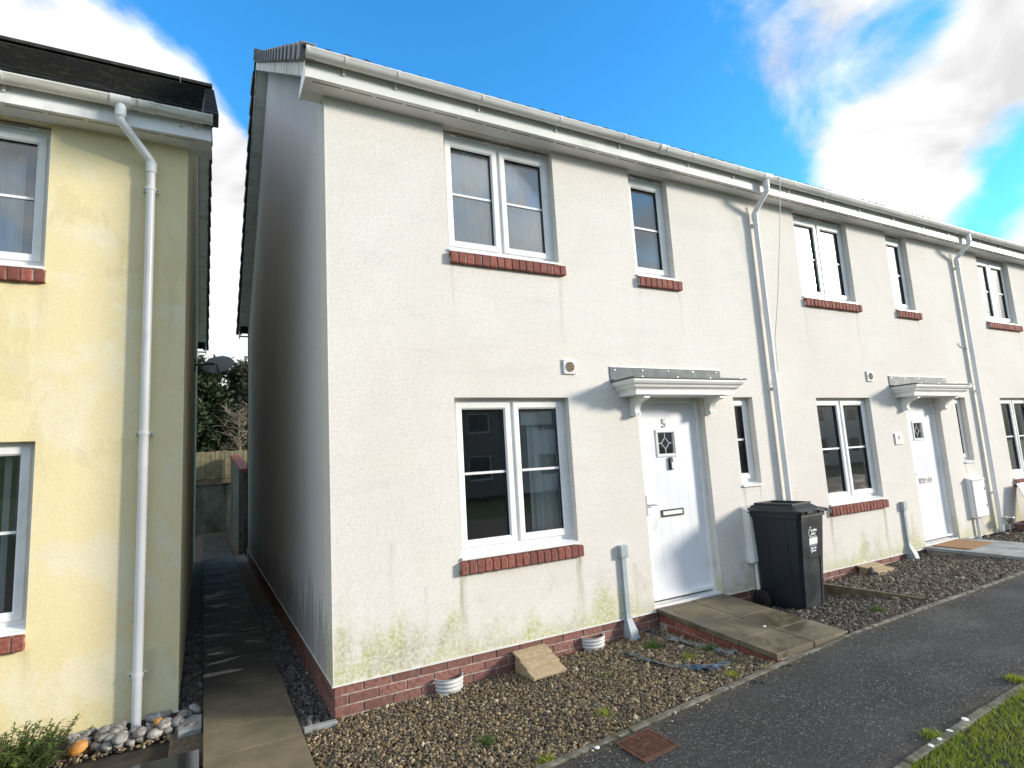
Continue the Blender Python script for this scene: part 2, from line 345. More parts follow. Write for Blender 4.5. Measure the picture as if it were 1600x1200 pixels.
# ------------------------------------------------------------------ geometry helpers
class MB:
    def __init__(s): s.v = []; s.f = []
    def add(s, vs_, fs): 
        o = len(s.v); s.v += [tuple(v) for v in vs_]; s.f += [tuple(i+o for i in f) for f in fs]; return s
    def box(s, x0, x1, y0, y1, z0, z1):
        return s.add([(x0, y0, z0), (x1, y0, z0), (x1, y1, z0), (x0, y1, z0), (x0, y0, z1), (x1, y0, z1), (x1, y1, z1), (x0, y1, z1)],
                     [(3, 2, 1, 0), (4, 5, 6, 7), (0, 1, 5, 4), (1, 2, 6, 5), (2, 3, 7, 6), (3, 0, 4, 7)])
    def cbox(s, x0, x1, y0, y1, z0, z1, b=.004, jit=0):        # chamfered box, 44 triangles
        vs_ = []; idx = {}
        for i, X in enumerate((x0, x1)):
            for j, Y in enumerate((y0, y1)):
                for k, Z in enumerate((z0, z1)):
                    sx, sy, sz = (1, -1)[i], (1, -1)[j], (1, -1)[k]
                    jx, jy, jz = [random.uniform(-jit, jit) for _ in range(3)]
                    for a, d in enumerate(((0, sy*b, sz*b), (sx*b, 0, sz*b), (sx*b, sy*b, 0))):
                        idx[i, j, k, a] = len(vs_); vs_.append((X+d[0]+jx, Y+d[1]+jy, Z+d[2]+jz))
        g = lambda i, j, k, a: idx[i, j, k, a]
        fs = []
        for a in range(3):
            for q in (0, 1):
                def c(u, w_):
                    t = [0, 0, 0]; t[a] = q; t[(a+1) % 3] = u; t[(a+2) % 3] = w_; return g(*t, a)
                f = [c(0, 0), c(1, 0), c(1, 1), c(0, 1)]
                fs.append(tuple(f if q else f[::-1]))
        for a in range(3):                                     # edges along axis a
            b1, b2 = (a+1) % 3, (a+2) % 3
            for q in (0, 1):
                for r in (0, 1):
                    def c(u, ax):
                        t = [0, 0, 0]; t[a] = u; t[b1] = q; t[b2] = r; return g(*t, ax)
                    f = [c(0, b1), c(1, b1), c(1, b2), c(0, b2)]
                    fs.append(tuple(f if (q ^ r) else f[::-1]))
        for i in (0, 1):
            for j in (0, 1):
                for k in (0, 1):
                    f = [g(i, j, k, 0), g(i, j, k, 1), g(i, j, k, 2)]
                    fs.append(tuple(f if (i+j+k) % 2 else f[::-1]))
        return s.add(vs_, fs)
    def frame(s, x0, x1, z0, z1, prof):                        # mitred frame in the xz plane: prof = [(inset, y), ...]
        o = len(s.v); n = len(prof)
        for ins, y in prof: s.v += [(x0+ins, y, z0+ins), (x1-ins, y, z0+ins), (x1-ins, y, z1-ins), (x0+ins, y, z1-ins)]
        for a in range(n-1):
            for i in range(4):
                j = (i+1) % 4; s.f.append((o+a*4+i, o+a*4+j, o+a*4+4+j, o+a*4+4+i))
        return s
    def tube(s, pts, r, n=12, cap=True):
        pts = [Vector(p) for p in pts]; o = len(s.v); rr = r if isinstance(r, (list, tuple)) else [r]*len(pts)
        up = None
        for i, p in enumerate(pts):
            d = ((pts[min(i+1, len(pts)-1)]-p).normalized() + (p-pts[max(i-1, 0)]).normalized())
            d = d.normalized() if d.length > 1e-6 else Vector((0, 0, 1))
            if up is None: up = Vector((1, 0, 0)) if abs(d.x) < .8 else Vector((0, 0, 1))
            a = (up - d*up.dot(d)).normalized(); b = d.cross(a); up = a
            for k in range(n):
                t = 2*math.pi*k/n; s.v.append(tuple(p+(a*math.cos(t)+b*math.sin(t))*rr[i]))
        for i in range(len(pts)-1):
            for k in range(n):
                k2 = (k+1) % n; s.f.append((o+i*n+k, o+i*n+k2, o+(i+1)*n+k2, o+(i+1)*n+k))
        if cap: s.f.append(tuple(o+k for k in range(n))[::-1]); s.f.append(tuple(o+(len(pts)-1)*n+k for k in range(n)))
        return s
    def sweep(s, prof, x0, x1, closed=False):                  # profile in (y,z) swept along x
        o = len(s.v); n = len(prof)
        s.v += [(x0, y, z) for y, z in prof] + [(x1, y, z) for y, z in prof]
        for i in range(n if closed else n-1):
            j = (i+1) % n; s.f.append((o+i, o+j, o+n+j, o+n+i))
        if closed: s.f += [tuple(range(o, o+n))[::-1], tuple(range(o+n, o+2*n))]
        return s
    def lathe(s, prof, c, n=20):                               # (r, z) about a vertical axis at c
        o = len(s.v)
        for r, z in prof:
            for k in range(n):
                t = 2*math.pi*k/n; s.v.append((c[0]+r*math.cos(t), c[1]+r*math.sin(t), c[2]+z))
        for i in range(len(prof)-1):
            for k in range(n):
                k2 = (k+1) % n; s.f.append((o+i*n+k, o+i*n+k2, o+(i+1)*n+k2, o+(i+1)*n+k))
        return s
    def xform(s, m): s.v = [tuple(m @ Vector(v)) for v in s.v]; return s
    def mesh(s, name, smooth=False):
        me = bpy.data.meshes.new(name); me.from_pydata(s.v, [], s.f); me.update()
        if smooth:
            me.polygons.foreach_set('use_smooth', [True]*len(me.polygons))
            try: me.set_sharp_from_angle(angle=RAD(40))
            except Exception: pass
        return me
    def build(s, name, mat, parent=None, smooth=False, loc=None, rot=None):
        return link(name, s.mesh(name, smooth), mat, parent, loc, rot)
def link(name, me, mat, parent=None, loc=None, rot=None):
    if mat and not me.materials: me.materials.append(M[mat])
    o = bpy.data.objects.new(name, me); col.objects.link(o)
    if parent: o.parent = parent
    if loc: o.location = loc
    if rot: o.rotation_euler = rot
    return o
def empty(name, loc=(0, 0, 0), rz=0):
    o = bpy.data.objects.new(name, None); col.objects.link(o); o.location = loc; o.rotation_euler = (0, 0, rz); o.empty_display_size = .1
    return o
def tag(o, label, cat, group=None):
    o['label'] = label; o['category'] = cat
    if group: o['group'] = group
    return o
def struct(o, kind='structure'): o['kind'] = kind; return o
def B(*a): return MB().box(*a)
def CB(*a, **k): return MB().cbox(*a, **k)
def text_mesh(txt, size, ext=.002):
    cu = bpy.data.curves.new('lettering', 'FONT'); cu.body = txt; cu.size = size; cu.extrude = ext; cu.align_x = 'CENTER'; cu.align_y = 'CENTER'; cu.offset = size*.018
    o = bpy.data.objects.new('lettering', cu); col.objects.link(o)
    dg = bpy.context.evaluated_depsgraph_get(); me = bpy.data.meshes.new_from_object(o.evaluated_get(dg))
    bpy.data.objects.remove(o); return me
def numpy_mesh(name, verts, faces, attr=None, nper=3):
    me = bpy.data.meshes.new(name); nv = len(verts); nf = len(faces)
    me.vertices.add(nv); me.vertices.foreach_set('co', verts.astype(np.float32).ravel())
    me.loops.add(nf*nper); me.loops.foreach_set('vertex_index', faces.astype(np.int32).ravel())
    me.polygons.add(nf); me.polygons.foreach_set('loop_start', np.arange(0, nf*nper, nper, dtype=np.int32))
    me.update(calc_edges=True)
    if attr is not None:
        a = me.color_attributes.new('tone', 'FLOAT_COLOR', 'POINT'); a.data.foreach_set('color', attr.astype(np.float32).ravel())
    return me

# ------------------------------------------------------------------ levels of the ground (it climbs to the right)
def Pz(x): return float(np.interp(x, [-6, 0, .9, 4, 7.4, 12, 30], [-.31, -.275, -.25, -.062, -.02, .02, .12]))
def Wz(x): return float(np.interp(x, [-2, 0, 1, 2, 3.1, 4.6, 5.45, 5.55, 8, 10, 15], [-.25, -.24, -.235, -.205, -.165, -.195, -.19, -.13, -.085, -.04, .0]))
YK = -1.39                                                  # back of the kerb
def Gz(x, y):
    t = min(1, max(0, -y/1.39)); return Wz(x)*(1-t) + (Pz(x)-.012)*t
def sheet(name, xs, ys, fz, mat, parent=None, kind='structure'):
    m = MB(); nx, ny = len(xs), len(ys)
    m.v = [(x, y, fz(x, y)) for y in ys for x in xs]
    m.f = [(j*nx+i, j*nx+i+1, (j+1)*nx+i+1, (j+1)*nx+i) for j in range(ny-1) for i in range(nx-1)]
    o = m.build(name, mat, parent, True)
    if kind: o['kind'] = kind
    return o
lin = lambda a, b, n: [a+(b-a)*i/(n-1) for i in range(n)]
struct(sheet('ground', [-600, -80, -20, 0, 20, 80, 600], [-600, -80, -20, 0, 20, 80, 600], lambda x, y: -.62, 'terrain_grass'))
sheet('pavement', lin(-8, 30, 77), [-2.63, -2.2, -1.8, -1.44], lambda x, y: Pz(x), 'asphalt')
sheet('grass_verge', lin(-8, 30, 77), [-5.4, -4.5, -3.6, -3.0, -2.68], lambda x, y: Pz(x)-.005-.03*max(0, -y-3.4), 'soil')
sheet('road', lin(-60, 80, 60), [-11.5, -8, -5.52], lambda x, y: Pz(max(-6, min(30, x)))-.13, 'asphalt')
g = sheet('gravel_bed', sorted(lin(-.05, 16, 66)+[3.08, 4.1, 5.45, 5.55]), [YK, -1.0, -.6, -.3, .012], lambda x, y: Gz(x, y)-.012, 'gravel_base')
sheet('alley_ground', [-1.05, -.6, .03], [-.10, 3, 6, 10, 13.5, 18], lambda x, y: -.262, 'gravel_base')
sheet('garden_border', [-8, -4, -1.03, -.86], [.13, .5, .93], lambda x, y: -.30, 'soil')
sheet('back_garden', [-9, -1.0, 0.03, 6], [18.05, 22, 32], lambda x, y: .95, 'terrain_grass')

# kerbs: concrete edging stones laid end to end
def kerb(name, y0, y1, dz, x0, x1):
    root = struct(empty(name, (0, (y0+y1)/2, 0)))
    x = x0
    while x < x1:
        ln = .912; z0, z1 = Pz(x), Pz(x+ln)
        m = CB(0, ln-.008, -.025, .025, -.15, .0, b=.007, jit=.003)
        m.v = [(a, b_, c + (z1-z0)*a/ln) for a, b_, c in m.v]
        m.build('edging_stone', 'concrete', root, loc=(x, random.uniform(-.003, .003), z0+dz+random.uniform(-.004, .004)))
        x += ln
    return root
kerb('kerb', -1.44, -1.39, .012, -.23, 16)
kerb('verge_kerb', -2.68, -2.63, .014, -3, 16)

# garden path between the houses: 600 mm slabs
path = struct(empty('alley_path', (-.54, 0, -.2)))
B(-.29, .29, -2.0, 15.5, -.06, -.03).build('bedding', 'soil', path)
yy = -2.05; i = 0
while yy < 15.6:
    ln = .44 if i % 3 else .5
    CB(-.302, .302, 0, ln-.013, -.05, 0, b=.0006, jit=.0025).build('slab', 'slab_alley', path, loc=(0, yy, random.uniform(-.004, .004)), rot=(random.uniform(-.004, .004), random.uniform(-.006, .006), 0))
    yy += ln; i += 1
e = struct(empty('alley_edging', (-.12, -.06, -.21)))
CB(-.10, .13, -.025, .025, -.1, 0, b=.006, jit=.004).build('edging_stone', 'concrete_grey', e)
e = struct(empty('border_edging', (-.93, .62, -.22)))
CB(-.075, .08, -.16, .10, -.08, 0, b=.006, jit=.008).build('edging_stone', 'concrete_grey', e)
wet = struct(empty('wet_paving', (-1.6, -.4, -.235)))
for a in range(4):
    for b_ in range(4):
        x = .745-.605*(a+1); y = .52-.605*(b_+1)
        CB(0, .598, 0, .598, -.06, 0, b=.004).build('slab', 'slab_wet', wet, loc=(x, y, random.uniform(-.001, .001)))

# ------------------------------------------------------------------ houses
WD = 5.03; DEP = 9.5; EAVE = 4.72; RY = 4.75; RZ = 8.43; EY, EZ = -.285, 4.945
SLOPE = (RZ-EZ)/(RY-EY)

def wall_panel(x0, x1, z0, z1, holes, depth):
    """front wall with openings; reveals run back to `depth`"""
    xs = sorted({x0, x1, *[h[0] for h in holes], *[h[1] for h in holes]}); zs = sorted({z0, z1, *[h[2] for h in holes], *[h[3] for h in holes]})
    m = MB(); ix = {}
    def V(x, y, z):
        k = (round(x, 4), y, round(z, 4))
        if k not in ix: ix[k] = len(m.v); m.v.append((x, y, z))
        return ix[k]
    for a, b_ in zip(xs, xs[1:]):
        for c, d in zip(zs, zs[1:]):
            if any(h[0] <= a and b_ <= h[1] and h[2] <= c and d <= h[3] for h in holes): continue
            m.f.append((V(a, 0, c), V(b_, 0, c), V(b_, 0, d), V(a, 0, d)))
            m.f.append((V(a, depth, d), V(b_, depth, d), V(b_, depth, c), V(a, depth, c)))
    for h in holes:
        a, b_, c, d = h[:4]
        for p, q in (((a, c), (a, d)), ((a, d), (b_, d)), ((b_, d), (b_, c)), ((b_, c), (a, c))):
            m.f.append((V(p[0], 0, p[1]), V(q[0], 0, q[1]), V(q[0], depth, q[1]), V(p[0], depth, p[1])))
    for p, q in (((x0, z0), (x1, z0)), ((x1, z0), (x1, z1)), ((x1, z1), (x0, z1)), ((x0, z1), (x0, z0))):
        m.f.append((V(p[0], 0, p[1]), V(q[0], 0, q[1]), V(q[0], depth, q[1]), V(p[0], depth, p[1])))
    return m

FY = .085                                                   # face of the window frames
def window(parent, x0, x1, z0, z1, n, cill=True, trickle=False, vent_x=None):
    zf0 = z0+.035 if cill else z0
    zt = z1-.055 if trickle else z1
    w = MB().frame(x0, x1, zf0, zt, [(0, FY+.065), (0, FY), (.042, FY), (.048, FY+.006), (.048, FY+.065)]).build('window', 'upvc', parent)
    xs = [x0+.048+(x1-x0-.096)*i/n for i in range(n+1)]
    if n == 2:
        B(xs[1]-.022, xs[1]+.022, FY+.0015, FY+.064, zf0+.046, zt-.046).build('mullion', 'upvc', w)
    for i in range(n):
        a = xs[i]+(.022 if i else 0)-.012+(.006 if i else 0); b_ = xs[i+1]-(.022 if i < n-1 else 0)+.012-(.006 if i < n-1 else 0)
        s0, s1 = zf0+.036, zt-.036
        MB().frame(a, b_, s0, s1, [(0, FY+.01), (0, FY-.011), (.006, FY-.016), (.050, FY-.016), (.064, FY-.002), (.064, FY+.05)]).build('sash', 'upvc', w)
        MB().frame(a+.0625, b_-.0625, s0+.0625, s1-.0625, [(0, FY-.001), (.0045, FY+.0005), (.0055, FY+.02)]).build('gasket', 'black_plastic', w)
        B(a+.055, b_-.055, FY+.020, FY+.024, s0+.055, s1-.055).build('pane', 'glass', w)
        zm = (s0+s1)/2
        B(a+.064, b_-.064, FY+.009, FY+.017, zm-.011, zm+.011).build('glazing_bar', 'upvc', w)
    if cill:
        m = MB(); m.sweep([(FY+.06, z0-.012), (FY+.06, z0+.0345), (FY-.005, z0+.0345), (.004, z0+.012), (-.022, z0+.008), (-.022, z0-.012), (-.016, z0-.012)], x0+.002, x1-.002, True)
        m.build('cill', 'upvc', w)
    if trickle:
        B(x0+.003, x1-.003, FY-.004, FY+.06, zt+.0005, z1-.012).build('frame_extender', 'upvc', w)
        k = max(1, n)
        for i in range(k):
            c = x0+(x1-x0)*(i+.5)/k; hw = min(.2, (x1-x0)/k*.36)
            CB(c-hw, c+hw, FY-.022, FY-.005, zt+.008, zt+.030, b=.004).build('trickle_vent', 'upvc', w)
            B(c-hw*.75, c+hw*.75, FY-.0235, FY-.0215, zt+.015, zt+.021).build('trickle_slot', 'dark_gap', w)
    return w

SB = {}
def brick_sill(parent, x0, x1, ztop, nb):
    h = .112; s = MB().sweep([(.07, ztop-.012), (-.038, ztop-.024), (-.038, ztop-h+.006), (.07, ztop-h+.006)], x0+.004, x1-.004, True).build('brick_sill', 'mortar', parent)
    pit = (x1-x0)/nb; bw = pit-.009
    for i in range(nb):
        key = (round(bw, 4), i % 3)
        if key not in SB:
            m = CB(0, bw, -.047, .060, -h, 0, b=.006, jit=.0018)
            m.v = [(x, y, z+(-.012 if y < 0 and z > -h/2 else 0)) for x, y, z in m.v]; SB[key] = m.mesh('brick')
        link('brick', SB[key], 'brick', s, loc=(x0+i*pit+.0045, random.uniform(-.003, .003), ztop+random.uniform(-.0015, .0015)), rot=(0, random.uniform(-.008, .008), 0))
    return s

PB = {}
def plinth_bricks(body, length, along='x', courses=3, y=.0):
    for c in range(courses):
        off = (.1125 if c % 2 else 0); x = -off
        while x < length-.02:
            a, b_ = max(x, 0), min(x+.215, length)
            if b_-a > .03:
                key = (round(b_-a, 3), along, c % 2)
                if key not in PB:
                    m = CB(0, b_-a, -.006, .05, -.065, 0, b=.004, jit=.0012)
                    if along == 'y': m.v = [(v[1], v[0], v[2]) for v in m.v]; m.f = [f[::-1] for f in m.f]
                    PB[key] = m.mesh('brick')
                lo = (a, y+random.uniform(-.0015, .0015), -.009-.075*c)
                if along == 'y': lo = (lo[1], lo[0], lo[2])
                link('brick', PB[key], 'brick_plinth', body, loc=lo)
            x += .225

def curtain_mesh(x0, x1, z0, z1, y, amp=.018, wl=.075, seed=0):
    m = MB(); n = int((x1-x0)/.008); ph = seed*1.7
    for k in range(n+1):
        x = x0+(x1-x0)*k/n; yy = y+amp*math.sin(2*math.pi*x/wl+ph)+amp*.6*math.sin(2*math.pi*x/(wl*2.3)+ph*2)
        m.v += [(x, yy, z0), (x, yy+.004*math.sin(x*50), z1)]
    m.f = [(2*k, 2*k+2, 2*k+3, 2*k+1) for k in range(n)]
    return m

def tiles(x0, x1, y0, z0, yr, zr, profile, gauge=.345, cw=.30):
    """a roof slope of lapped tiles as one surface with real steps and rolls"""
    L_ = math.hypot(yr-y0, zr-z0); uy, uz = (yr-y0)/L_, (zr-z0)/L_; ny, nz = -uz*(1 if uy > 0 else -1), abs(uy)
    m = MB(); nc = int(L_/gauge); per = 10 if profile else 4
    nx = int((x1-x0)/cw)*per
    for c in range(nc):
        o = len(m.v); s0 = c*gauge-.03; s1 = (c+1)*gauge+.01
        rows = [(s0, -.002), (s0, .026), (s1, .004)]
        dz = [random.uniform(-.004, .004) for _ in range(nx//per+2)]
        off = 0 if profile else (c % 2)*.5
        for s_, h in rows:
            for k in range(nx+1):
                x = x0+(x1-x0)*k/nx; t = k/per
                hh = (.011*max(0, math.sin(2*math.pi*2*t))**1.2 if profile else 0) + dz[int(t+off)]
                hh = h + (hh if h > 0 else 0)
                m.v.append((x, y0+uy*s_+ny*hh, z0+uz*s_+nz*hh))
        W_ = nx+1
        for r in range(2):
            for k in range(nx): 
                f = (o+r*W_+k, o+r*W_+k+1, o+(r+1)*W_+k+1, o+(r+1)*W_+k); m.f.append(f if uy > 0 else f[::-1])
    return m

GY, GZ, GR = -.272, 4.895, .058
def gutter_prof(n=12):
    out = [(GY-GR*math.cos(math.pi*k/n), GZ-GR*math.sin(math.pi*k/n)) for k in range(n+1)]
    inn = [(GY-(GR-.004)*math.cos(math.pi*k/n), GZ-(GR-.004)*math.sin(math.pi*k/n)) for k in range(n+1)][::-1]
    lip = [(GY-GR-.004, GZ+.002), (GY-GR-.004, GZ-.008)]
    return lip[::1] + out[1:] + inn
def half_ring(x0, x1, r):
    n = 12; p = [(GY-r*math.cos(math.pi*k/n), GZ+.004-r*math.sin(math.pi*k/n)) for k in range(n+1)]
    return MB().sweep(p+[(GY+GR-.006, GZ+.004), (GY-GR+.006, GZ+.004)], x0, x1, True)

def eaves(root, x0, x1, brackets, unions, mg, endl=False, endr=False):
    B(x0, x1, -.205, -.187, EAVE, 4.905).build('fascia', 'upvc_old' if mg == 'upvc_old' else 'upvc', root)
    B(x0, x1, -.186, -.001, EAVE+.004, EAVE+.014).build('soffit', 'upvc', root)
    x = x0+.06
    while x < x1-.15:
        m = MB()
        for q in range(22): m.box(x+q*.0105, x+q*.0105+.0068, -.157, -.145, EAVE+.0025, EAVE+.0037)  # flat dark strips under the soffit stand for the shade inside vent slots
        m.build('soffit_vent', 'dark_gap', root); x += .262
    g = MB().sweep(gutter_prof(), x0, x1, True).build('gutter', mg, root, True)
    for bx in brackets:
        m = half_ring(bx-.011, bx+.011, GR+.0055); m.box(bx-.009, bx+.009, -.222, -.206, 4.80, 4.90); m.build('bracket', mg, g)
    for ux in unions:
        half_ring(ux-.055, ux+.055, GR+.007).build('union', mg, g)
        for q in (-.045, .045): half_ring(ux+q-.008, ux+q+.008, GR+.011).build('union_clip', mg, g)
    if endl: half_ring(x0-.012, x0+.012, GR+.006).build('stop_end', mg, g)
    if endr: half_ring(x1-.012, x1+.012, GR+.006).build('stop_end', mg, g)
    return g

def downpipe(root, xg, xw, zb, mat, clips):
    yg, yw = GY, -.062
    zt = GZ-.03
    p = MB().tube([(xg, yg, zt), (xg, yg, 4.72), (xg+(xw-xg)*.04, yg+.008, 4.705), (xw-(xw-xg)*.04, yw-.008, 4.515), (xw, yw, 4.495), (xw, yw, zb)], .034, 16).build('downpipe', mat, root, True)
    half_ring(xg-.07, xg+.07, GR+.008).build('outlet', mat, p)
    ztop = 4.495
    MB().tube([(xg, yg, 4.845), (xg, yg, 4.745)], .040, 16).build('socket', mat, p, True)
    MB().tube([(xw, yw, ztop+.002), (xw, yw, ztop-.09)], .041, 16).build('socket', mat, p, True)
    for zc in clips:
        m = MB().tube([(xw, yw, zc-.014), (xw, yw, zc+.014)], .0385, 16); m.box(xw-.058, xw+.058, -.032, -.0005, zc-.012, zc+.012)
        m.build('clip', mat, p)
        for q in (-1, 1): MB().tube([(xw+q*.05, -.045, zc), (xw+q*.05, -.030, zc)], .005, 8).build('screw', 'black_plastic', p)
    return p

def canopy(root, x0, x1, seed):
    """flat porch canopy: lead top, moulded cornice, two scrolled brackets"""
    yf = -.364
    prof = [(.10, 2.150), (.10, 2.192), (.092, 2.197), (.092, 2.205), (.075, 2.211), (.058, 2.222), (.052, 2.236), (.052, 2.243), (.040, 2.246), (.024, 2.258), (.016, 2.274), (.012, 2.279), (.012, 2.296), (.004, 2.299)]
    m = MB()
    for ins, z in prof: m.v += [(x0+ins, 0, z), (x0+ins, yf+ins, z), (x1-ins, yf+ins, z), (x1-ins, 0, z)]
    for a in range(len(prof)-1):
        for i in range(3): m.f.append((a*4+i, a*4+i+1, a*4+5+i, a*4+4+i))
    m.f.append((3, 2, 1, 0)); k = (len(prof)-1)*4; m.f.append((k, k+1, k+2, k+3))
    m.f += [tuple(a*4 for a in range(len(prof))) + tuple(a*4+3 for a in range(len(prof)))[::-1]]
    c = m.build('porch_canopy', 'upvc', root)
    CB(x0-.004, x1+.004, yf-.006, -.001, 2.300, 2.318, b=.003).build('lead_roof', 'lead', c)
    f = MB(); f.box(x0-.002, x1+.002, -.010, -.002, 2.3185, 2.462); f.box(x0-.001, x1+.001, -.06, -.0105, 2.3185, 2.330)
    f.build('flashing', 'lead', c)
    B(x0, x1, -.0125, -.0015, 2.4635, 2.472).build('flashing_trim', 'upvc', c)
    rv = MB().lathe([(.0, .004), (.006, .003), (.009, 0)], (0, 0, 0), 10).mesh('rivet')
    for i in range(5): link('rivet', rv, 'steel', c, loc=(x0+.06+(x1-x0-.12)*i/4, -.0105, 2.435), rot=(RAD(90), 0, 0))
    for i in range(4): link('rivet', rv, 'steel', c, loc=(x0+.1+(x1-x0-.2)*i/3, yf-.0065, 2.309), rot=(RAD(90), 0, 0))
    for bx in (x0+.225, x1-.295):
        pr = [(-.001, 2.1495), (-.235, 2.1495), (-.235, 2.120), (-.215, 2.112)]
        pr += [(-.075-.135*math.cos(t*math.pi/2/7), 1.985+.125*(1-math.sin(t*math.pi/2/7)) ) for t in range(0)]
        for t in range(8):
            a = t/7*math.pi/2; pr.append((-.210+.135*math.sin(a), 2.108-.105*(1-math.cos(a))))
        pr += [(-.075, 1.992), (-.088, 1.985), (-.088, 1.955), (-.001, 1.955)]
        q = MB().sweep(pr, 0, .07, True).build('canopy_bracket', 'upvc', c, loc=(bx, 0, 0))
        MB().tube([(bx+.035, -.0885, 1.970), (bx+.035, -.092, 1.970)], .006, 8).build('bracket_bolt', 'dark_gap', c)
    return c

def door(root, x0, x1, z1, number, old):
    zs = .055; y0 = .075
    d = MB().frame(x0, x1, zs-.06, z1, [(0, y0+.07), (0, y0), (.045, y0), (.055, y0+.012), (.055, y0+.07)]).build('door', 'upvc', root)
    a, b_, c, e = x0+.055, x1-.055, zs+.03, z1-.055
    gx = (a+b_)/2-.04; w = .145; g0, g1 = 1.515, 1.81
    lf = MB(); yl = y0+.022
    xs = [a, a+.16, gx-w, gx+w, b_-.16, b_]
    # leaf with a square hole for the light
    panel = wall_panel(a, b_, c, e, [(gx-w+.03, gx+w-.03, g0+.03, g1-.03)], .044)
    panel.v = [(x, y+yl, z) for x, y, z in panel.v]; leaf = panel.build('leaf', 'door_white', d)
    for q in (-.215, -.072, .072, .215): B(gx+.04+q-.002, gx+.04+q+.002, yl-.0006, yl+.0004, c+.12, g0-.02).build('groove', 'door_groove_shade', d)  # thin grey strips paint the shade of grooves onto the flat leaf
    MB().frame(gx-w, gx+w, g0, g1, [(0, yl), (.003, yl-.012), (.022, yl-.014), (.034, yl-.004), (.034, yl+.02)]).build('light_surround', 'upvc', d)
    B(gx-w+.03, gx+w-.03, yl+.014, yl+.018, g0+.03, g1-.03).build('light_pane', 'glass', d)
    B(gx-w+.031, gx+w-.031, yl+.030, yl+.034, g0+.031, g1-.031).build('light_backing', 'dark_gap', d)
    m = MB(); cz = (g0+g1)/2; R_ = .055
    pts = [(gx, cz+R_*1.15), (gx+R_, cz), (gx, cz-R_*1.15), (gx-R_, cz)]
    for i in range(4): p, q = pts[i], pts[(i+1) % 4]; m.tube([(p[0], yl+.012, p[1]), (q[0], yl+.012, q[1])], .0035, 6)
    for p, q in (((gx, g1-.034), pts[0]), ((gx+w-.034, cz), pts[1]), ((gx, g0+.034), pts[2]), ((gx-w+.034, cz), pts[3])): m.tube([(p[0], yl+.012, p[1]), (q[0], yl+.012, q[1])], .0035, 6)
    m.build('leading', 'shell', d)
    if number:
        me = text_mesh(number, .135, .004); link('number', me, 'pvc_grey', d, loc=(gx-.01, yl-.004, 1.872), rot=(RAD(90), 0, 0))
    lx, lz = gx+.0, .925
    m = MB().frame(lx-.155, lx+.155, lz-.036, lz+.036, [(0, yl), (.0, yl-.012), (.014, yl-.012), (.016, yl-.006)]); lp = m.build('letter_plate', 'steel' if not old else 'black_plastic', d)
    CB(lx-.140, lx+.140, yl-.010, yl-.002, lz-.022, lz+.022, b=.003).build('letter_flap', 'steel' if not old else 'shell', d)
    hx = a+.055
    CB(hx-.015, hx+.015, yl-.010, yl-.0005, .92, 1.13, b=.003).build('handle_plate', 'upvc', d)
    MB().tube([(hx, yl-.009, 1.03), (hx, yl-.045, 1.03), (hx+.012, yl-.052, 1.03), (hx+.115, yl-.050, 1.028)], .008, 8).build('handle', 'steel', d, True)
    B(x0+.001, x1-.001, .012, y0-.001, zs-.055, zs-.012).build('threshold', 'upvc', d)
    B(a, b_, y0-.022, yl-.0005, c-.006, c+.02).build('weather_bar', 'upvc', d)
    for hz in (.35, 1.15, 1.95): MB().tube([(b_+.004, y0-.008, hz-.05), (b_+.004, y0-.008, hz+.05)], .009, 8).build('hinge', 'upvc', d)
    return d, gx, yl

def meter_box(root, x0, x1, z0, z1):
    b_ = CB(x0, x1, -.072, -.001, z0, z1, b=.005).build('meter_box', 'upvc', root)
    CB(x0+.012, x1-.012, -.088, -.0725, z0+.012, z1-.03, b=.004).build('meter_door', 'upvc', b_)
    MB().sweep([(-.10, z1-.022), (-.10, z1-.012), (-.001, z1+.022), (-.001, z1+.0005), (-.0725, z1-.022)], x0-.008, x1+.008, True).build('meter_hood', 'upvc', b_)
    for q in (.28, .72): CB(x1-.052, x1-.030, -.0915, -.0885, z0+(z1-z0)*q-.02, z0+(z1-z0)*q+.02, b=.0015).build('lock', 'black_plastic', b_)
    MB().tube([(x0+.10, -.035, z0-.001), (x0+.10, -.035, -.34)], .022, 12).build('meter_pipe', 'upvc', b_, True)

def conduit(root, x, ztop, zfoot):
    b_ = CB(x-.045, x+.045, -.055, -.001, ztop-.115, ztop, b=.005).build('cable_duct', 'pvc_grey', root)
    m = MB().sweep([(-.001, ztop-.118), (-.036, ztop-.118), (-.036, zfoot+.20), (-.001, zfoot+.20)], x-.024, x+.024, True); m.build('duct_cover', 'pvc_grey', b_)
    m = MB()
    for z, hw, yo in ((zfoot+.199, .0245, -.037), (zfoot+.15, .030, -.045), (zfoot+.05, .045, -.10), (zfoot-.06, .048, -.125)):
        m.v += [(x-hw, .006 if z < zfoot+.15 else -.001, z), (x-hw, yo, z), (x+hw, yo, z), (x+hw, .006 if z < zfoot+.15 else -.001, z)]
    for a in range(3):
        for i in range(4): j = (i+1) % 4; m.f.append((a*4+i, a*4+4+i, a*4+4+j, a*4+j))
    m.build('duct_foot', 'pvc_grey', b_)

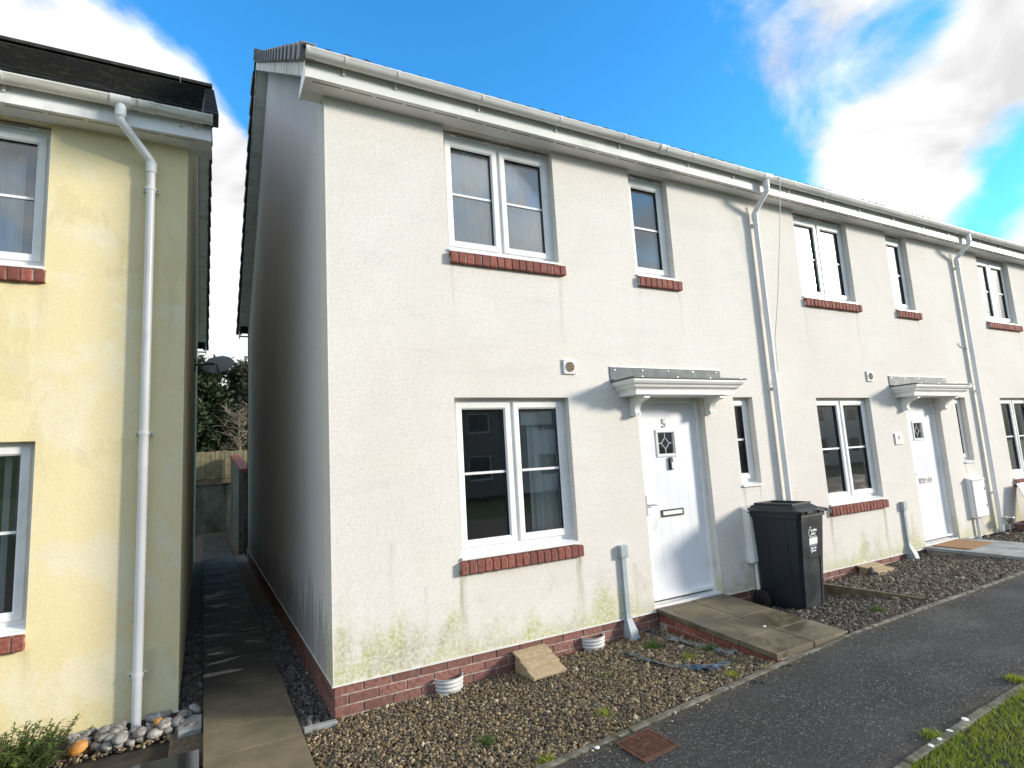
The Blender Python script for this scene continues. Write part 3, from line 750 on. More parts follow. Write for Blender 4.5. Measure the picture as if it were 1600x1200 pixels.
def vent(root, x, z, s):
    v = CB(x-s, x+s, -.022, -.001, z-s, z+s, b=.005).build('extractor_vent', 'upvc', root)
    m = MB().lathe([(s*.66, 0), (s*.70, .006), (s*.76, 0)], (0, 0, 0), 24); m.build('vent_rim', 'upvc', v, True, loc=(x, -.0225, z), rot=(RAD(90), 0, 0))
    m = MB().lathe([(0, .0008), (s*.66, .0008)], (0, 0, 0), 24); m.build('vent_opening', 'dark_gap', v, loc=(x, -.0225, z), rot=(RAD(90), 0, 0))
    for i in range(6):
        zz = z-s*.55+s*1.1*i/5; hw = math.sqrt(max(0, (s*.66)**2-(zz-z)**2))
        m = MB().sweep([(-.024, zz+.006), (-.034, zz-.003), (-.032, zz-.005), (-.0235, zz+.003)], x-hw, x+hw, True); m.build('louvre', 'timber_new', v)
    for sx in (-1, 1):
        for sz in (-1, 1): MB().tube([(x+sx*s*.82, -.0225, z+sz*s*.82), (x+sx*s*.82, -.0235, z+sz*s*.82)], .004, 8).build('screw', 'dark_gap', v)

def roof_parts(root, x0, x1, mat, profile, vergel, verger):
    sl = math.atan(SLOPE)
    m = MB()
    t = .05
    pr = [(EY+.03, EZ-.03), (RY, RZ-.005), (DEP-EY-.03, EZ-.03), (DEP-EY-.03, EZ-.03-t), (RY, RZ-.005-t*1.2), (EY+.03, EZ-.03-t)]
    r = m.sweep(pr, x0+.015, x1-.0 if not verger else x1-.015, True).build('roof', mat, root)
    a = tiles(x0, x1, EY, EZ-.046, RY, RZ-.018, profile).build('roof_tiles', mat, r); a['kind'] = 'stuff'
    a = tiles(x0, x1, DEP-EY, EZ-.046, RY, RZ-.018, profile).build('roof_tiles', mat, r); a['kind'] = 'stuff'
    n = int((x1-x0)/.45)
    for i in range(n):
        w = (x1-x0)/n
        p = [(RY-.13*math.cos(math.pi*k/8), RZ-.045+.11*math.sin(math.pi*k/8)) for k in range(9)]
        MB().sweep(p, x0+i*w+.004, x0+(i+1)*w-.004, True).build('ridge_tile', mat, r)
    for xe in ((x0+.014,) if vergel else ()) + ((x1-.026,) if verger else ()):
        for bk in (0, 1):
            T = (lambda y: DEP-y) if bk else (lambda y: y)
            m = MB(); m.v = [(x, T(y), EZ+(y-EY)*SLOPE+z) for x in (xe, xe+.012) for y, z in ((EY+.02, -.03), (RY, -.03), (RY, -.125), (EY+.02, -.125))]
            m.f = [(0, 1, 2, 3), (7, 6, 5, 4), (0, 4, 5, 1), (1, 5, 6, 2), (2, 6, 7, 3), (3, 7, 4, 0)]; m.build('verge_gap_shade', 'dark_gap', r)  # near-black strip behind the caps paints the shade in their gaps
    Ls = math.hypot(RY-EY, RZ-EZ); nn = int(Ls/.345)
    cl_, sn = math.cos(sl), math.sin(sl)
    for side, xe in (((-1, x0),) if vergel else ()) + (((1, x1),) if verger else ()):
        for back in (0, 1):
            for i in range(nn):
                s0 = i*.345-.03; s1 = s0+.330
                xa, xb = (xe-.02, xe+.10) if side < 0 else (xe-.10, xe+.02)
                m = CB(xa, xb, s0, s1, -.115, .008, b=.006)
                tilt = .018
                m.v = [(x-side*.016*(y-s0)/.33, y, z+tilt*(1-(y-s0)/.33)) for x, y, z in m.v]
                m.v = [(x, EY+y*cl_-z*sn, EZ-.02+y*sn+z*cl_) for x, y, z in m.v]
                if back: m.v = [(x, DEP-y, z) for x, y, z in m.v]; m.f = [f[::-1] for f in m.f]
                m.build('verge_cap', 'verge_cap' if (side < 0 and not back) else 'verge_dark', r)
    return r

def gable_side(root, xw, out, matw, mat_barge):
    """gable wall at xw, facing `out` (-1 left, +1 right), with barge boards, verge soffits and boxed eaves ends"""
    x_in = xw-out*.25
    f = lambda y: EZ-.13+(min(y, DEP-y)-EY)*SLOPE
    pts = [(.2805, .0), (DEP, .0), (DEP, f(DEP)), (RY, f(RY)), (.2805, f(.2805))]
    m = MB(); m.v = [(xw, y, z) for y, z in pts]+[(x_in, y, z) for y, z in pts]
    m.f = [(0, 1, 2, 3, 4), (9, 8, 7, 6, 5)]+[(i, i+5, (i+1) % 5+5, (i+1) % 5) for i in range(5)]
    if out > 0: m.f = [q[::-1] for q in m.f]
    m.build('gable_wall', matw, root)
    xo = xw+out*.178
    for back in (0, 1):
        T = (lambda y: DEP-y) if back else (lambda y: y)
        def strip(name, mat, y0, y1, zt, zb, xa, xb):
            m = MB(); g_ = lambda y: EZ+(y-EY)*SLOPE
            xa, xb = min(xa, xb), max(xa, xb)
            m.v = [(x, T(y), g_(y)+z) for x in (xa, xb) for y, z in ((y0, zt), (y1, zt), (y1, zb), (y0, zb))]
            m.f = [(0, 1, 2, 3), (7, 6, 5, 4), (0, 4, 5, 1), (1, 5, 6, 2), (2, 6, 7, 3), (3, 7, 4, 0)]
            m.build(name, mat, root)
        strip('barge_board', mat_barge, -.10, RY-.001, -.11, -.285, xo, xo-out*.018)
        strip('verge_soffit', 'upvc_old', .135, RY-.001, -.272, -.283, xo-out*.0185, xw+out*.001)
        # boxed end of the eaves
        m = MB(); P = [(-.2045, EAVE-.004), (.125, EAVE-.004), (.125, EZ-.16), (-.10, EZ-.06), (-.2045, EZ-.06)]
        xa, xb = min(xo+out*.004, xo-out*.016), max(xo+out*.004, xo-out*.016)
        m.v = [(x, T(y), z) for x in (xa, xb) for y, z in P]; n = len(P)
        m.f = [tuple(range(n)), tuple(range(n, 2*n))[::-1]]+[(i, (i+1) % n, n+(i+1) % n, n+i) for i in range(n)]
        m.build('eaves_box_end', 'upvc', root)
        m = MB(); xs_ = sorted((xo-out*.0165, xw+out*.001)); ys_ = sorted((T(.0), T(.125)))
        m.box(xs_[0], xs_[1], ys_[0], ys_[1], EAVE+.003, EAVE+.013); m.build('box_soffit', 'upvc', root)

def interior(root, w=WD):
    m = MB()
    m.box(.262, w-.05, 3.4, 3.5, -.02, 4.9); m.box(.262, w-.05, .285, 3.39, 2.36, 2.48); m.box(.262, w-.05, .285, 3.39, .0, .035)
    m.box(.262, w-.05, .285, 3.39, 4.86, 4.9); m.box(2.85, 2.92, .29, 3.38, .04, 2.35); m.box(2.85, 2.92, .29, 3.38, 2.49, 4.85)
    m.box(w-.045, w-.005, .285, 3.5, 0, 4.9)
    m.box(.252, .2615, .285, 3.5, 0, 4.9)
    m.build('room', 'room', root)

LOW = (1.062, 2.262, .775, 2.150); UP = (1.072, 2.268, 3.500, EAVE); SML = (3.272, 3.845, 3.495, EAVE); DOOR = (3.12, 4.08, -.004, 2.156); SIDE = (4.567, 4.90, 1.13, 2.156)
def white_house(X0, idx, label):
    root = tag(empty('terraced_house', (X0, 0, 0)), label, 'house', 'white rendered terrace')
    end = idx == 0
    dd = (0, .045, .02)[idx]
    holes = [LOW, UP, SML, DOOR, SIDE]
    if idx: holes = [(h[0]+.02, h[1]+.02, h[2], h[3]) for h in holes]
    wall_panel(0, WD-.0005, .0, EAVE+.0145, holes, .28).build('wall', 'render_white', root)
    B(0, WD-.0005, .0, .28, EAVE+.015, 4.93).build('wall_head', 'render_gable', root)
    if end:
        B(-.010, WD, -.009, -.0005, -.008, .003).build('base_bead', 'bead', root)
        B(-.009, -.0005, -.0004, DEP, -.008, .003).build('base_bead', 'bead', root)
        B(-.0025, .005, -.0025, -.0004, .0065, EAVE+.003).build('corner_bead', 'bead', root)
    else:
        B(.0005, WD, -.009, -.0005, -.008, .003).build('base_bead', 'bead', root)
    pl = B(.012 if end else 0, WD-.0005, .014, .25, -.65, -.0015).build('plinth', 'mortar', root)
    plinth_bricks(pl, WD-.0005, 'x', 4 if end else 3, .012)
    if end:
        pg = B(.014, .25, .2505, DEP, -.65, -.0015).build('side_plinth', 'mortar', root)
        plinth_bricks(pg, DEP-.01, 'y', 4, .012)
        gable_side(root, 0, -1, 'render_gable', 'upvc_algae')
    B(0, WD, DEP-.25, DEP, -.65, 4.93).build('rear_wall', 'render_gable', root)
    h = holes
    window(root, *h[0], 2); window(root, *h[1], 2, True, True); window(root, *h[2], 1, True, True); window(root, *h[4], 1)
    brick_sill(root, h[0][0]-.025, h[0][1]+.03, h[0][2]-.014, 17); brick_sill(root, h[1][0]+.0, h[1][1]+.055, h[1][2]-.014, 16); brick_sill(root, h[2][0]-.0, h[2][1]+.065, h[2][2]-.014, 8)
    xd = h[3]
    d, gx, yl = door(root, xd[0], xd[1], xd[3], '5' if end else None, end)
    canopy(root, xd[0]-.325, xd[1]+.305, idx)
    meter_box(root, 4.505, 4.905, .285, .875)
    conduit(root, 2.755-(.08 if idx else 0), .69, Wz(X0+2.75)+.03)
    vent(root, 2.295+(.05 if idx else 0), 2.452, .073)
    x0 = -.215 if end else 0
    roof_parts(root, x0, WD, 'slate', True, end, False)
    br = [.12, .56, 1.35, 2.2, 3.0, 4.0, 4.75] if end else [.75, 1.5, 2.3, 3.15, 4.0, 4.75]
    if end: eaves(root, -.178, WD, br, [3.55], 'upvc_old', True)
    else:
        eaves(root, 0, WD, br, [], 'upvc_old')
        downpipe(root, .235, .235, Wz(X0+.2)-.05, 'upvc', [4.35, 2.26, .62])
        # cable run beside the pipe
        MB().tube([(.185, -.012, 4.60), (.183, -.012, 3), (.186, -.012, 1.5), (.184, -.012, -.1)], .007, 8).build('cable', 'shell', root)
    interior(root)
    if idx == 0:
        curtain_mesh(1.90, 2.245, .83, 2.12, .22, .015, .06, 1).build('curtain', 'curtain', root)
        CB(1.80, 2.16, .150, .160, 1.90, 2.03, b=.003).build('blind_edge', 'paper', root)
        curtain_mesh(1.10, 2.25, 3.54, 4.58, .165, .010, .07, 2).build('curtain', 'curtain', root)
        curtain_mesh(3.29, 3.83, 3.54, 4.58, .165, .010, .07, 3).build('curtain', 'curtain', root)
        # key safe under the door light
        CB(gx+.01, gx+.062, yl-.024, yl-.0005, 1.375, 1.508, b=.006).build('key_safe', 'black_plastic', d)
        CB(gx+.024, gx+.064, yl-.034, yl-.0245, 1.385, 1.455, b=.004).build('key_safe_cover', 'upvc', d)
    if idx == 1:
        p = CB(2.742, 2.928, -.018, -.0005, 1.475, 1.640, b=.006).build('house_number_plate', 'shell', root)
        link('number', text_mesh('6', .085, .001), 'black_plastic', p, loc=(2.835, -.0195, 1.575), rot=(RAD(90), 0, 0))
        B(2.79, 2.885, -.0192, -.0182, 1.508, 1.514).build('number_rule', 'pvc_grey', p)
        # loose overhead cable dropping from the gutter
        MB().tube([(.42, -.335, 4.93), (.42, -.333, 4.80), (.418, -.25, 4.2), (.405, -.12, 3.4), (.395, -.02, 2.9), (.385, -.012, 2.5), (.24, -.014, 2.3)], .0045, 6).build('drop_cable', 'pvc_grey', root)
    if idx:
        curtain_mesh(1.75, 2.27, 3.54, 4.60, .24, .012, .07, 6+idx).build('curtain', 'curtain', root)
        curtain_mesh(3.31, 3.6, 3.54, 4.60, .24, .012, .07, 8+idx).build('curtain', 'curtain', root)
    if idx == 2:
        MB().tube([(-.06, -.012, 3.05), (.02, -.012, 2.99), (.10, -.012, 2.985), (.2, -.014, 2.97)], .006, 6).build('loose_cable', 'pvc_grey', root)
        curtain_mesh(1.09, 2.25, .83, 2.1, .3, .014, .07, 5).build('curtain', 'curtain', root)
    return root
white_house(0, 0, 'white rendered end-of-terrace house with number 5 on its door and bare side wall')
white_house(WD, 1, 'white rendered mid-terrace house with door number 6 and sun glaring in its upper window')
white_house(2*WD, 2, 'white rendered house farthest along the terrace, cut off by the right edge')

# yellow house across the alley: its local x = 0 is its right-hand corner
YX, YY, YZ = -1.015, .90, -.217
yh = tag(empty('yellow_house', (YX, YY, YZ)), 'yellow rendered house with stained wall and mossy dark roof beyond the alley', 'house')
yholes = [(-2.165, -.965, .775, 2.145), (-2.170, -.968, 3.500, EAVE)]
wall_panel(-6.0, 0, 0, EAVE+.0145, yholes, .28).build('wall', 'render_yellow', yh)
B(-6.0, 0, 0, .28, EAVE+.015, 4.93).build('wall_head', 'render_gable', yh)
B(-6.0, -.01, DEP-.25, DEP, -.4, 4.93).build('rear_wall', 'render_yellow', yh)
B(-6.0, .009, -.009, -.0005, -.008, .003).build('base_bead', 'bead', yh)
ypl = B(-6.0, -.012, .014, .25, -.45, -.0015).build('plinth', 'mortar', yh)
for c in range(3):
    x = -2.7-(c % 2)*.1125
    while x < -.1:
        ln = min(.215, -.012-x)
        key = (round(ln, 3), 'x', c % 2)
        if key not in PB: PB[key] = CB(0, ln, -.006, .05, -.065, 0, b=.004, jit=.0012).mesh('brick')
        link('brick', PB[key], 'brick_plinth', ypl, loc=(x, .012, -.009-.075*c)); x += .225
B(-.25, -.012, .2505, DEP-.26, -.45, -.0015).build('side_plinth', 'brick_plinth', yh)
gable_side(yh, 0, 1, 'render_yellow', 'upvc_algae')
window(yh, *yholes[0], 2); window(yh, *yholes[1], 2, True, True)
brick_sill(yh, yholes[0][0]-.03, yholes[0][1]+.006, yholes[0][2]-.014, 16); brick_sill(yh, yholes[1][0]-.03, yholes[1][1]+.022, yholes[1][2]-.014, 16)
roof_parts(yh, -6.0, .215, 'tile_moss', False, False, True)
eaves(yh, -6.0, .178, [-5, -4, -3, -2.2, -1.22, -.05, .06], [-.30], 'gutter_mossy', False, True)
downpipe(yh, -.475, -.27, -.03, 'upvc', [4.26, 2.18, .34])
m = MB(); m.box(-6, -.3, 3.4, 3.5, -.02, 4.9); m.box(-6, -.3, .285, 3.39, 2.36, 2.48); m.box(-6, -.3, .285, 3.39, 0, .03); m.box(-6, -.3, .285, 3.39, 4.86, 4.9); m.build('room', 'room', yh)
for i in range(9):
    CB(-.045, .045, -.002, .002, .83, 2.10, b=.0015).build('blind_slat', 'curtain', yh, loc=(-2.1+i*.133, .24, 0), rot=(0, 0, RAD(-52)))
CB(-1.42, -1.36, .17, .19, 3.56, 4.55, b=.004).build('curtain_edge', 'curtain_red', yh)
curtain_mesh(-1.36, -1.18, 3.55, 4.56, .30, .014, .07, 4).build('curtain', 'curtain', yh)

# satellite dish bracketed off the yellow gable
sdish = tag(empty('satellite_dish', (-1.01, 6.4, 3.46)), 'grey oval satellite dish fixed high on the side of the yellow house', 'dish')
n = 24; m = MB()
for k in range(6):
    r = k/5
    for j in range(n): t = 2*math.pi*j/n; m.v.append((r*.25*math.cos(t), -.06*(1-r*r), r*.22*math.sin(t)))
for k in range(5):
    for j in range(n): j2 = (j+1) % n; m.f.append((k*n+j, k*n+j2, (k+1)*n+j2, (k+1)*n+j))
m.build('reflector', 'dish', sdish, True, loc=(.36, .05, .08), rot=(RAD(-38), 0, RAD(-20)))
MB().tube([(0, 0, .05), (.09, 0, .05), (.20, -.02, .075), (.30, -.01, .07)], .016, 8).build('wall_arm', 'black_plastic', sdish, True)
CB(-.004, .012, -.06, .06, -.06, .16, b=.003).build('wall_plate', 'black_plastic', sdish)
MB().tube([(.33, -.02, .06), (.35, -.12, -.06), (.38, -.20, -.12), (.43, -.25, -.12)], .011, 8).build('feed_arm', 'black_plastic', sdish, True)
CB(.41, .46, -.28, -.23, -.15, -.10, b=.008).build('feed_head', 'black_plastic', sdish)

# ------------------------------------------------------------------ doorsteps
def doorstep(name, X0, x1, label, cols, rows, zb, zf, mat, y_end=-1.372, brick=True):
    st = tag(empty(name, (X0, 0, 0)), label, 'doorstep')
    w = x1-X0; fz = lambda y: zb+(zf-zb)*(-y/-y_end)*1 if y_end else zb
    fz = lambda y: zb+(zf-zb)*(y/y_end)
    core = MB(); core.v = [(.03, -.012, -.5), (w-.03, -.012, -.5), (w-.03, y_end+.02, -.5), (.03, y_end+.02, -.5), (.03, -.012, zb-.052), (w-.03, -.012, zb-.052), (w-.03, y_end+.02, zf-.052), (.03, y_end+.02, zf-.052)]
    core.f = [(3, 2, 1, 0), (4, 5, 6, 7), (0, 1, 5, 4), (1, 2, 6, 5), (2, 3, 7, 6), (3, 0, 4, 7)]; core.build('base', 'mortar', st)
    ys = rows
    for a, b_ in zip(ys, ys[1:]):
        for c in range(cols):
            x = w*c/cols
            ln = a-b_; mm = CB(.004, w/cols-.004, -ln+.004, -.004, -.048, 0, b=.004, jit=.002)
            mm.v = [(p, q, r+(fz(a+q)-fz(a))) for p, q, r in mm.v]
            mm.build('slab', mat, st, loc=(x, a, fz(a)+random.uniform(-.002, .002)))
    if brick:
        for c in range(3):
            y = -.02-(c % 2)*.1
            while y > y_end+.1:
                key = ('s', c % 2)
                if key not in PB: PB[key] = CB(.022, .07, -.215, 0, -.065, 0, b=.004, jit=.0015).mesh('brick')
                link('brick', PB[key], 'brick', st, loc=(0, y, fz(y)-.056-.075*c), rot=(math.atan((zf-zb)/y_end), 0, 0)); y -= .225
    return st
doorstep('doorstep', 3.125, 4.07, 'brown slab doorstep on low brickwork leading to door number 5', 2, [0.0, -.13, -.62, -1.0, -1.372], .028, -.058, 'slab')
doorstep('doorstep', WD+3.08, WD+4.22, 'grey slab doorstep under the brown doormat', 2, [0.0, -.45, -.92, -1.372], .025, .012, 'concrete_grey', brick=False)
dm = tag(CB(-.37, .37, -.225, .225, 0, .016, b=.005).build('doormat', 'mat_coir', None, loc=(8.60, -.26, .0215), rot=(RAD(.55), 0, RAD(3))), 'brown coir doormat lying on the grey doorstep', 'doormat')

# ------------------------------------------------------------------ gravel and stones
ICO_V, ICO_F = [], []
def ico():
    t = (1+5**.5)/2
    v = np.array([(-1, t, 0), (1, t, 0), (-1, -t, 0), (1, -t, 0), (0, -1, t), (0, 1, t), (0, -1, -t), (0, 1, -t), (t, 0, -1), (t, 0, 1), (-t, 0, -1), (-t, 0, 1)], float)
    v /= np.linalg.norm(v[0])
    f = np.array([(0, 11, 5), (0, 5, 1), (0, 1, 7), (0, 7, 10), (0, 10, 11), (1, 5, 9), (5, 11, 4), (11, 10, 2), (10, 7, 6), (7, 1, 8), (3, 9, 4), (3, 4, 2), (3, 2, 6), (3, 6, 8), (3, 8, 9), (4, 9, 5), (2, 4, 11), (6, 2, 10), (8, 6, 7), (9, 8, 1)])
    return v, f
IV, IF = ico()
def stones(name, xy, z, size, pal, weights):
    n = len(xy)
    s = size*np.exp(rng.normal(0, .36, n))[:, None]*np.stack([rng.uniform(.8, 1.45, n), rng.uniform(.65, 1.0, n), rng.uniform(.45, .8, n)], 1)
    q = rng.normal(size=(n, 4)); q[:, 1:3] *= .45; q /= np.linalg.norm(q, axis=1)[:, None]
    w, x, y, zz = q.T
    R = np.stack([1-2*(y*y+zz*zz), 2*(x*y-zz*w), 2*(x*zz+y*w), 2*(x*y+zz*w), 1-2*(x*x+zz*zz), 2*(y*zz-x*w), 2*(x*zz-y*w), 2*(y*zz+x*w), 1-2*(x*x+y*y)], 1).reshape(n, 3, 3)
    V = IV[None]*s[:, None]*(1+rng.normal(0, .13, (n, 12, 1)))
    V = np.einsum('nij,nkj->nki', R, V)+np.concatenate([xy, z[:, None]], 1)[:, None]
    F = IF[None]+12*np.arange(n)[:, None, None]
    pal = np.array(pal); c = pal[rng.choice(len(pal), n, p=np.array(weights)/sum(weights))]*rng.uniform(.7, 1.25, (n, 1))
    A = np.ones((n, 12, 4)); A[..., :3] = c[:, None]
    me = numpy_mesh(name, V.reshape(-1, 3), F.reshape(-1, 3), A.reshape(-1, 4))
    o = link(name, me, 'gravel_stone'); o['kind'] = 'stuff'; return o
def field_pts(x0, x1, y0, y1, dens, zf, reject=None):
    n = int((x1-x0)*(y1-y0)*dens); p = np.stack([rng.uniform(x0, x1, n), rng.uniform(y0, y1, n)], 1)
    if reject is not None: p = p[~reject(p)]
    return p, np.array([zf(a, b_) for a, b_ in p])+rng.uniform(-.006, .010, len(p))
TAN = [(.22, .155, .075), (.29, .215, .11), (.115, .088, .055), (.05, .04, .029), (.46, .38, .25), (.19, .122, .05), (.105, .086, .064)]
p, z = field_pts(-.22, 3.12, YK, .0, 8200, Gz, lambda p: (p[:, 0] < -.0) & (p[:, 1] > -.09))
p2, z2 = field_pts(-.22, .0, YK, -.09, 100, Gz)
stones('gravel', p, z, .0090, TAN, [3, 2.2, 2.4, 2, .8, 2, 1.5])
GREY = [(.115, .09, .065), (.07, .056, .043), (.17, .14, .105), (.25, .215, .165), (.042, .036, .03), (.13, .09, .055)]
p, z = field_pts(4.06, 5.47, YK, .0, 3600, Gz); stones('gravel', p, z, .013, GREY[:5], [2, 2.5, 1.2, .5, 2])
p, z = field_pts(5.53, WD+3.09, YK, .0, 2600, Gz); stones('gravel', p, z, .015, GREY, [3, 2, 2, 1, 1, 2])
p, z = field_pts(WD+4.2, 14, YK, .0, 1300, Gz); stones('gravel', p, z, .018, GREY, [3, 2, 2, .6, 1, 2])
DARK = [(.10, .095, .09), (.065, .06, .055), (.15, .14, .13), (.045, .042, .04), (.22, .21, .2)]
p, z = field_pts(-.237, .01, -.03, 4.5, 3000, lambda a, b_: -.255); stones('gravel', p, z, .015, DARK, [2, 2, 1, 2, .3])
p, z = field_pts(-1.01, -.85, .6, 4.5, 3000, lambda a, b_: -.255); stones('gravel', p, z, .015, DARK+[(.16, .12, .07)], [2, 2, 1, 2, .3, 1])
p, z = field_pts(-1.9, -.86, .50, .75, 1800, lambda a, b_: -.275); stones('gravel', p, z, .012, TAN, [3, 2, 2, 2, 1, 1, 1])

p, z = field_pts(-.1, 9, -1.56, -1.44, 260, lambda a, b_: Pz(a)+.002); stones('grit', p, z+.004, .006, TAN, [3, 2, 2, 2, 1, 1, 1])
p, z = field_pts(2, 9, -2.63, -2.50, 220, lambda a, b_: Pz(a)+.002); stones('grit', p, z+.004, .005, TAN, [3, 2, 2, 2, .5, 1, 1])
# the big pale pebbles in front of the yellow house
def pebble_mesh(seed):
    r = random.Random(seed); me = bpy.data.meshes.new('pebble'); import bmesh
    bm = bmesh.new(); bmesh.ops.create_icosphere(bm, subdivisions=2, radius=1)
    a, b_, c = r.uniform(0, 6), r.uniform(0, 6), r.uniform(0, 6)
    for v in bm.verts:
        k = 1+.09*math.sin(2.1*v.co.x+a)+.08*math.sin(2.4*v.co.y+b_)+.06*math.sin(3*v.co.z+c); v.co *= k
    for f in bm.faces: f.smooth = True
    bm.to_mesh(me); bm.free(); return me
PM = [pebble_mesh(i) for i in range(6)]
k = 0; placed = []
for tries in range(4000):
    x = random.uniform(-1.66, -.90); y = random.uniform(.545, .855)
    if x < -1.45 and y < .60: continue
    r = random.uniform(.026, .048)
    if any(math.hypot(x-a, y-b_) < (r+c)*.95 for a, b_, c in placed): continue
    if abs(x+1.285) < .055+r and y > .80-r: continue
    placed.append((x, y, r))
    if len(placed) > 62: break
for i, (x, y, r) in enumerate(sorted(placed)):
    o = link('pebble', PM[i % 6].copy(), 'pebble', None, loc=(x, y, -.262+r*.55), rot=(random.uniform(-.4, .4), random.uniform(-.4, .4), random.uniform(0, 6)))
    o.scale = (r*1.25, r*.95, r*.75)
    tag(o, 'pale grey rounded pebble in the strip below the yellow wall', 'pebble', 'pale pebbles below the yellow wall')
for i in range(34):                                        # an upper layer, heaped on the first
    a, b_, r = random.choice(placed)
    o = link('pebble', PM[i % 6].copy(), 'pebble', None, loc=(a+random.uniform(-.03, .03), min(.83, b_+random.uniform(-.03, .05)), -.262+r*.55+.042), rot=(random.uniform(-.5, .5), random.uniform(-.5, .5), random.uniform(0, 6)))
    if abs(o.location.x+1.285) < .08 and o.location.y > .76: o.location.y = .72
    q = random.uniform(.028, .044); o.scale = (q*1.25, q*.95, q*.75)
    tag(o, 'pale grey rounded pebble in the strip below the yellow wall', 'pebble', 'pale pebbles below the yellow wall')
o = link('pebble', PM[0].copy(), 'pebble_orange', None, loc=(-1.605, .60, -.215), rot=(.2, -.45, .3)); o.scale = (.062, .045, .05)
tag(o, 'large orange pebble at the left end of the pale pebbles', 'pebble')
o = link('pebble', PM[1].copy(), 'pebble_orange', None, loc=(-1.13, .67, -.195), rot=(.2, .2, .3)); o.scale = (.042, .036, .03)
tag(o, 'small orange pebble among pale pebbles right of the yellow downpipe', 'pebble')
for x, y, lb in ((3.12, -2.645, 'white chip on the verge kerb, farther from the bottom than the close pair'), (2.80, -2.655, 'upper of the two close white chips on the verge kerb'), (2.70, -2.66, 'lowest white chip on the verge kerb by the grass'), (3.92, -2.655, 'white chip on the verge kerb nearest the right edge'), (2.93, -2.648, 'smallest white chip on the verge kerb, between the larger ones')):
    o = link('shell_chip', PM[2].copy(), 'shell', None, loc=(x, y, Pz(x)+.017), rot=(0, 0, random.uniform(0, 3))); s_ = random.uniform(.016, .026); o.scale = (s_*1.1, s_*.8, .005)
    tag(o, lb, 'stone', 'white chips on the verge kerb')
o = link('shell_chip', PM[2].copy(), 'shell', None, loc=(1.30, -1.455, Pz(1.3)+.009)); o.scale = (.018, .013, .010); tag(o, 'small white chip on the tarmac near the rusty cover', 'stone')
o = link('shell_chip', PM[3].copy(), 'shell', None, loc=(3.55, -.93, -.018)); o.scale = (.018, .010, .006); tag(o, 'small white chip on the brown doorstep', 'stone')

# ------------------------------------------------------------------ grass and plants
def blades(name, pts, z, h, w, mat, lean=.5, kind='stuff', parent=None):
    n = len(pts); a = rng.uniform(0, 2*np.pi, n); hh = h*rng.uniform(.5, 1.3, n); b_ = rng.uniform(0, 2*np.pi, n); ln = lean*hh*rng.uniform(.2, 1.2, n)
    base = np.concatenate([pts, z[:, None]], 1); dx = np.stack([np.cos(a), np.sin(a), np.zeros(n)], 1)*w*.5; d = np.stack([np.cos(b_), np.sin(b_), np.zeros(n)], 1)
    up = np.array([0, 0, 1.])
    mid = base+up*(hh*.55)[:, None]+d*(ln*.35)[:, None]; tip = base+up*hh[:, None]+d*ln[:, None]
    V = np.stack([base-dx, base+dx, mid-dx*.8, mid+dx*.8, tip], 1).reshape(-1, 3)
    F = (np.array([(0, 1, 3), (0, 3, 2), (2, 3, 4)])[None]+5*np.arange(n)[:, None, None]).reshape(-1, 3)
    o = link(name, numpy_mesh(name, V, F), mat, parent)
    if kind: o['kind'] = kind
    return o
def vz(x, y): return Pz(x)-.005-.03*max(0, -y-3.4)
n = 95000
gx = 1.2+rng.random(n)**1.5*11; gy = -2.67-rng.random(n)**1.3*2.1
blades('grass', np.stack([gx, gy], 1), np.array([vz(a, b_) for a, b_ in zip(gx, gy)])-.003, .031, .0048, 'grass', 1.1)
def tuft(x, y, z, r, h, n, label, mat='weed'):
    p = np.stack([rng.normal(0, r*.36, n), rng.normal(0, r*.36, n)], 1)
    o = blades('weed_tuft', p, np.full(n, 0.0), h, .006, mat, .9, None); o.location = (x, y, z); tag(o, label, 'weed')
tuft(.80, -.93, Gz(.8, -.93), .07, .035, 220, 'small green weed tuft in the gravel nearest the front')
tuft(1.63, -1.12, Gz(1.63, -1.12), .08, .03, 160, 'yellowish weed tuft in gravel behind the rusty cover', 'grass')
tuft(2.72, -.40, Gz(2.72, -.4), .09, .05, 260, 'bright green weed tuft near the step between torn sheets')
tuft(3.0, -.80, Gz(3, -.8), .07, .05, 180, 'green weed tuft beside the brick side of the doorstep')
tuft(2.75, -.80, Gz(2.7, -.8), .08, .035, 150, 'low yellow-green weed tuft above the blue torn sheet', 'grass')
tuft(2.72, -1.28, Gz(2.7, -1.28), .08, .03, 140, 'mossy weed tuft against the kerb below the torn sheet', 'grass')
tuft(2.02, -.62, Gz(2.0, -.62), .09, .025, 150, 'faint green weed tuft in front of the timber cover')
tuft(1.0, -1.36, Gz(1.0, -1.36), .08, .035, 150, 'weed tuft at the kerb by the bottom edge', 'grass')
tuft(4.9, -1.15, Gz(4.9, -1.15), .09, .05, 160, 'weed tuft in dark gravel right of the bin')
for i, (x, y) in enumerate(((4.35, -2.60), (3.9, -2.60), (2.83, -2.61), (5.0, -2.6))):
    tuft(x, y, Pz(x)+.003, .07, .03, 160, ['grass tuft spilling over the verge kerb at the right edge', 'grass tuft on the verge kerb just left of the right-hand spill', 'short grass tuft on the kerb among white chips', 'grass tuft on the kerb beyond the right edge'][i], 'grass')

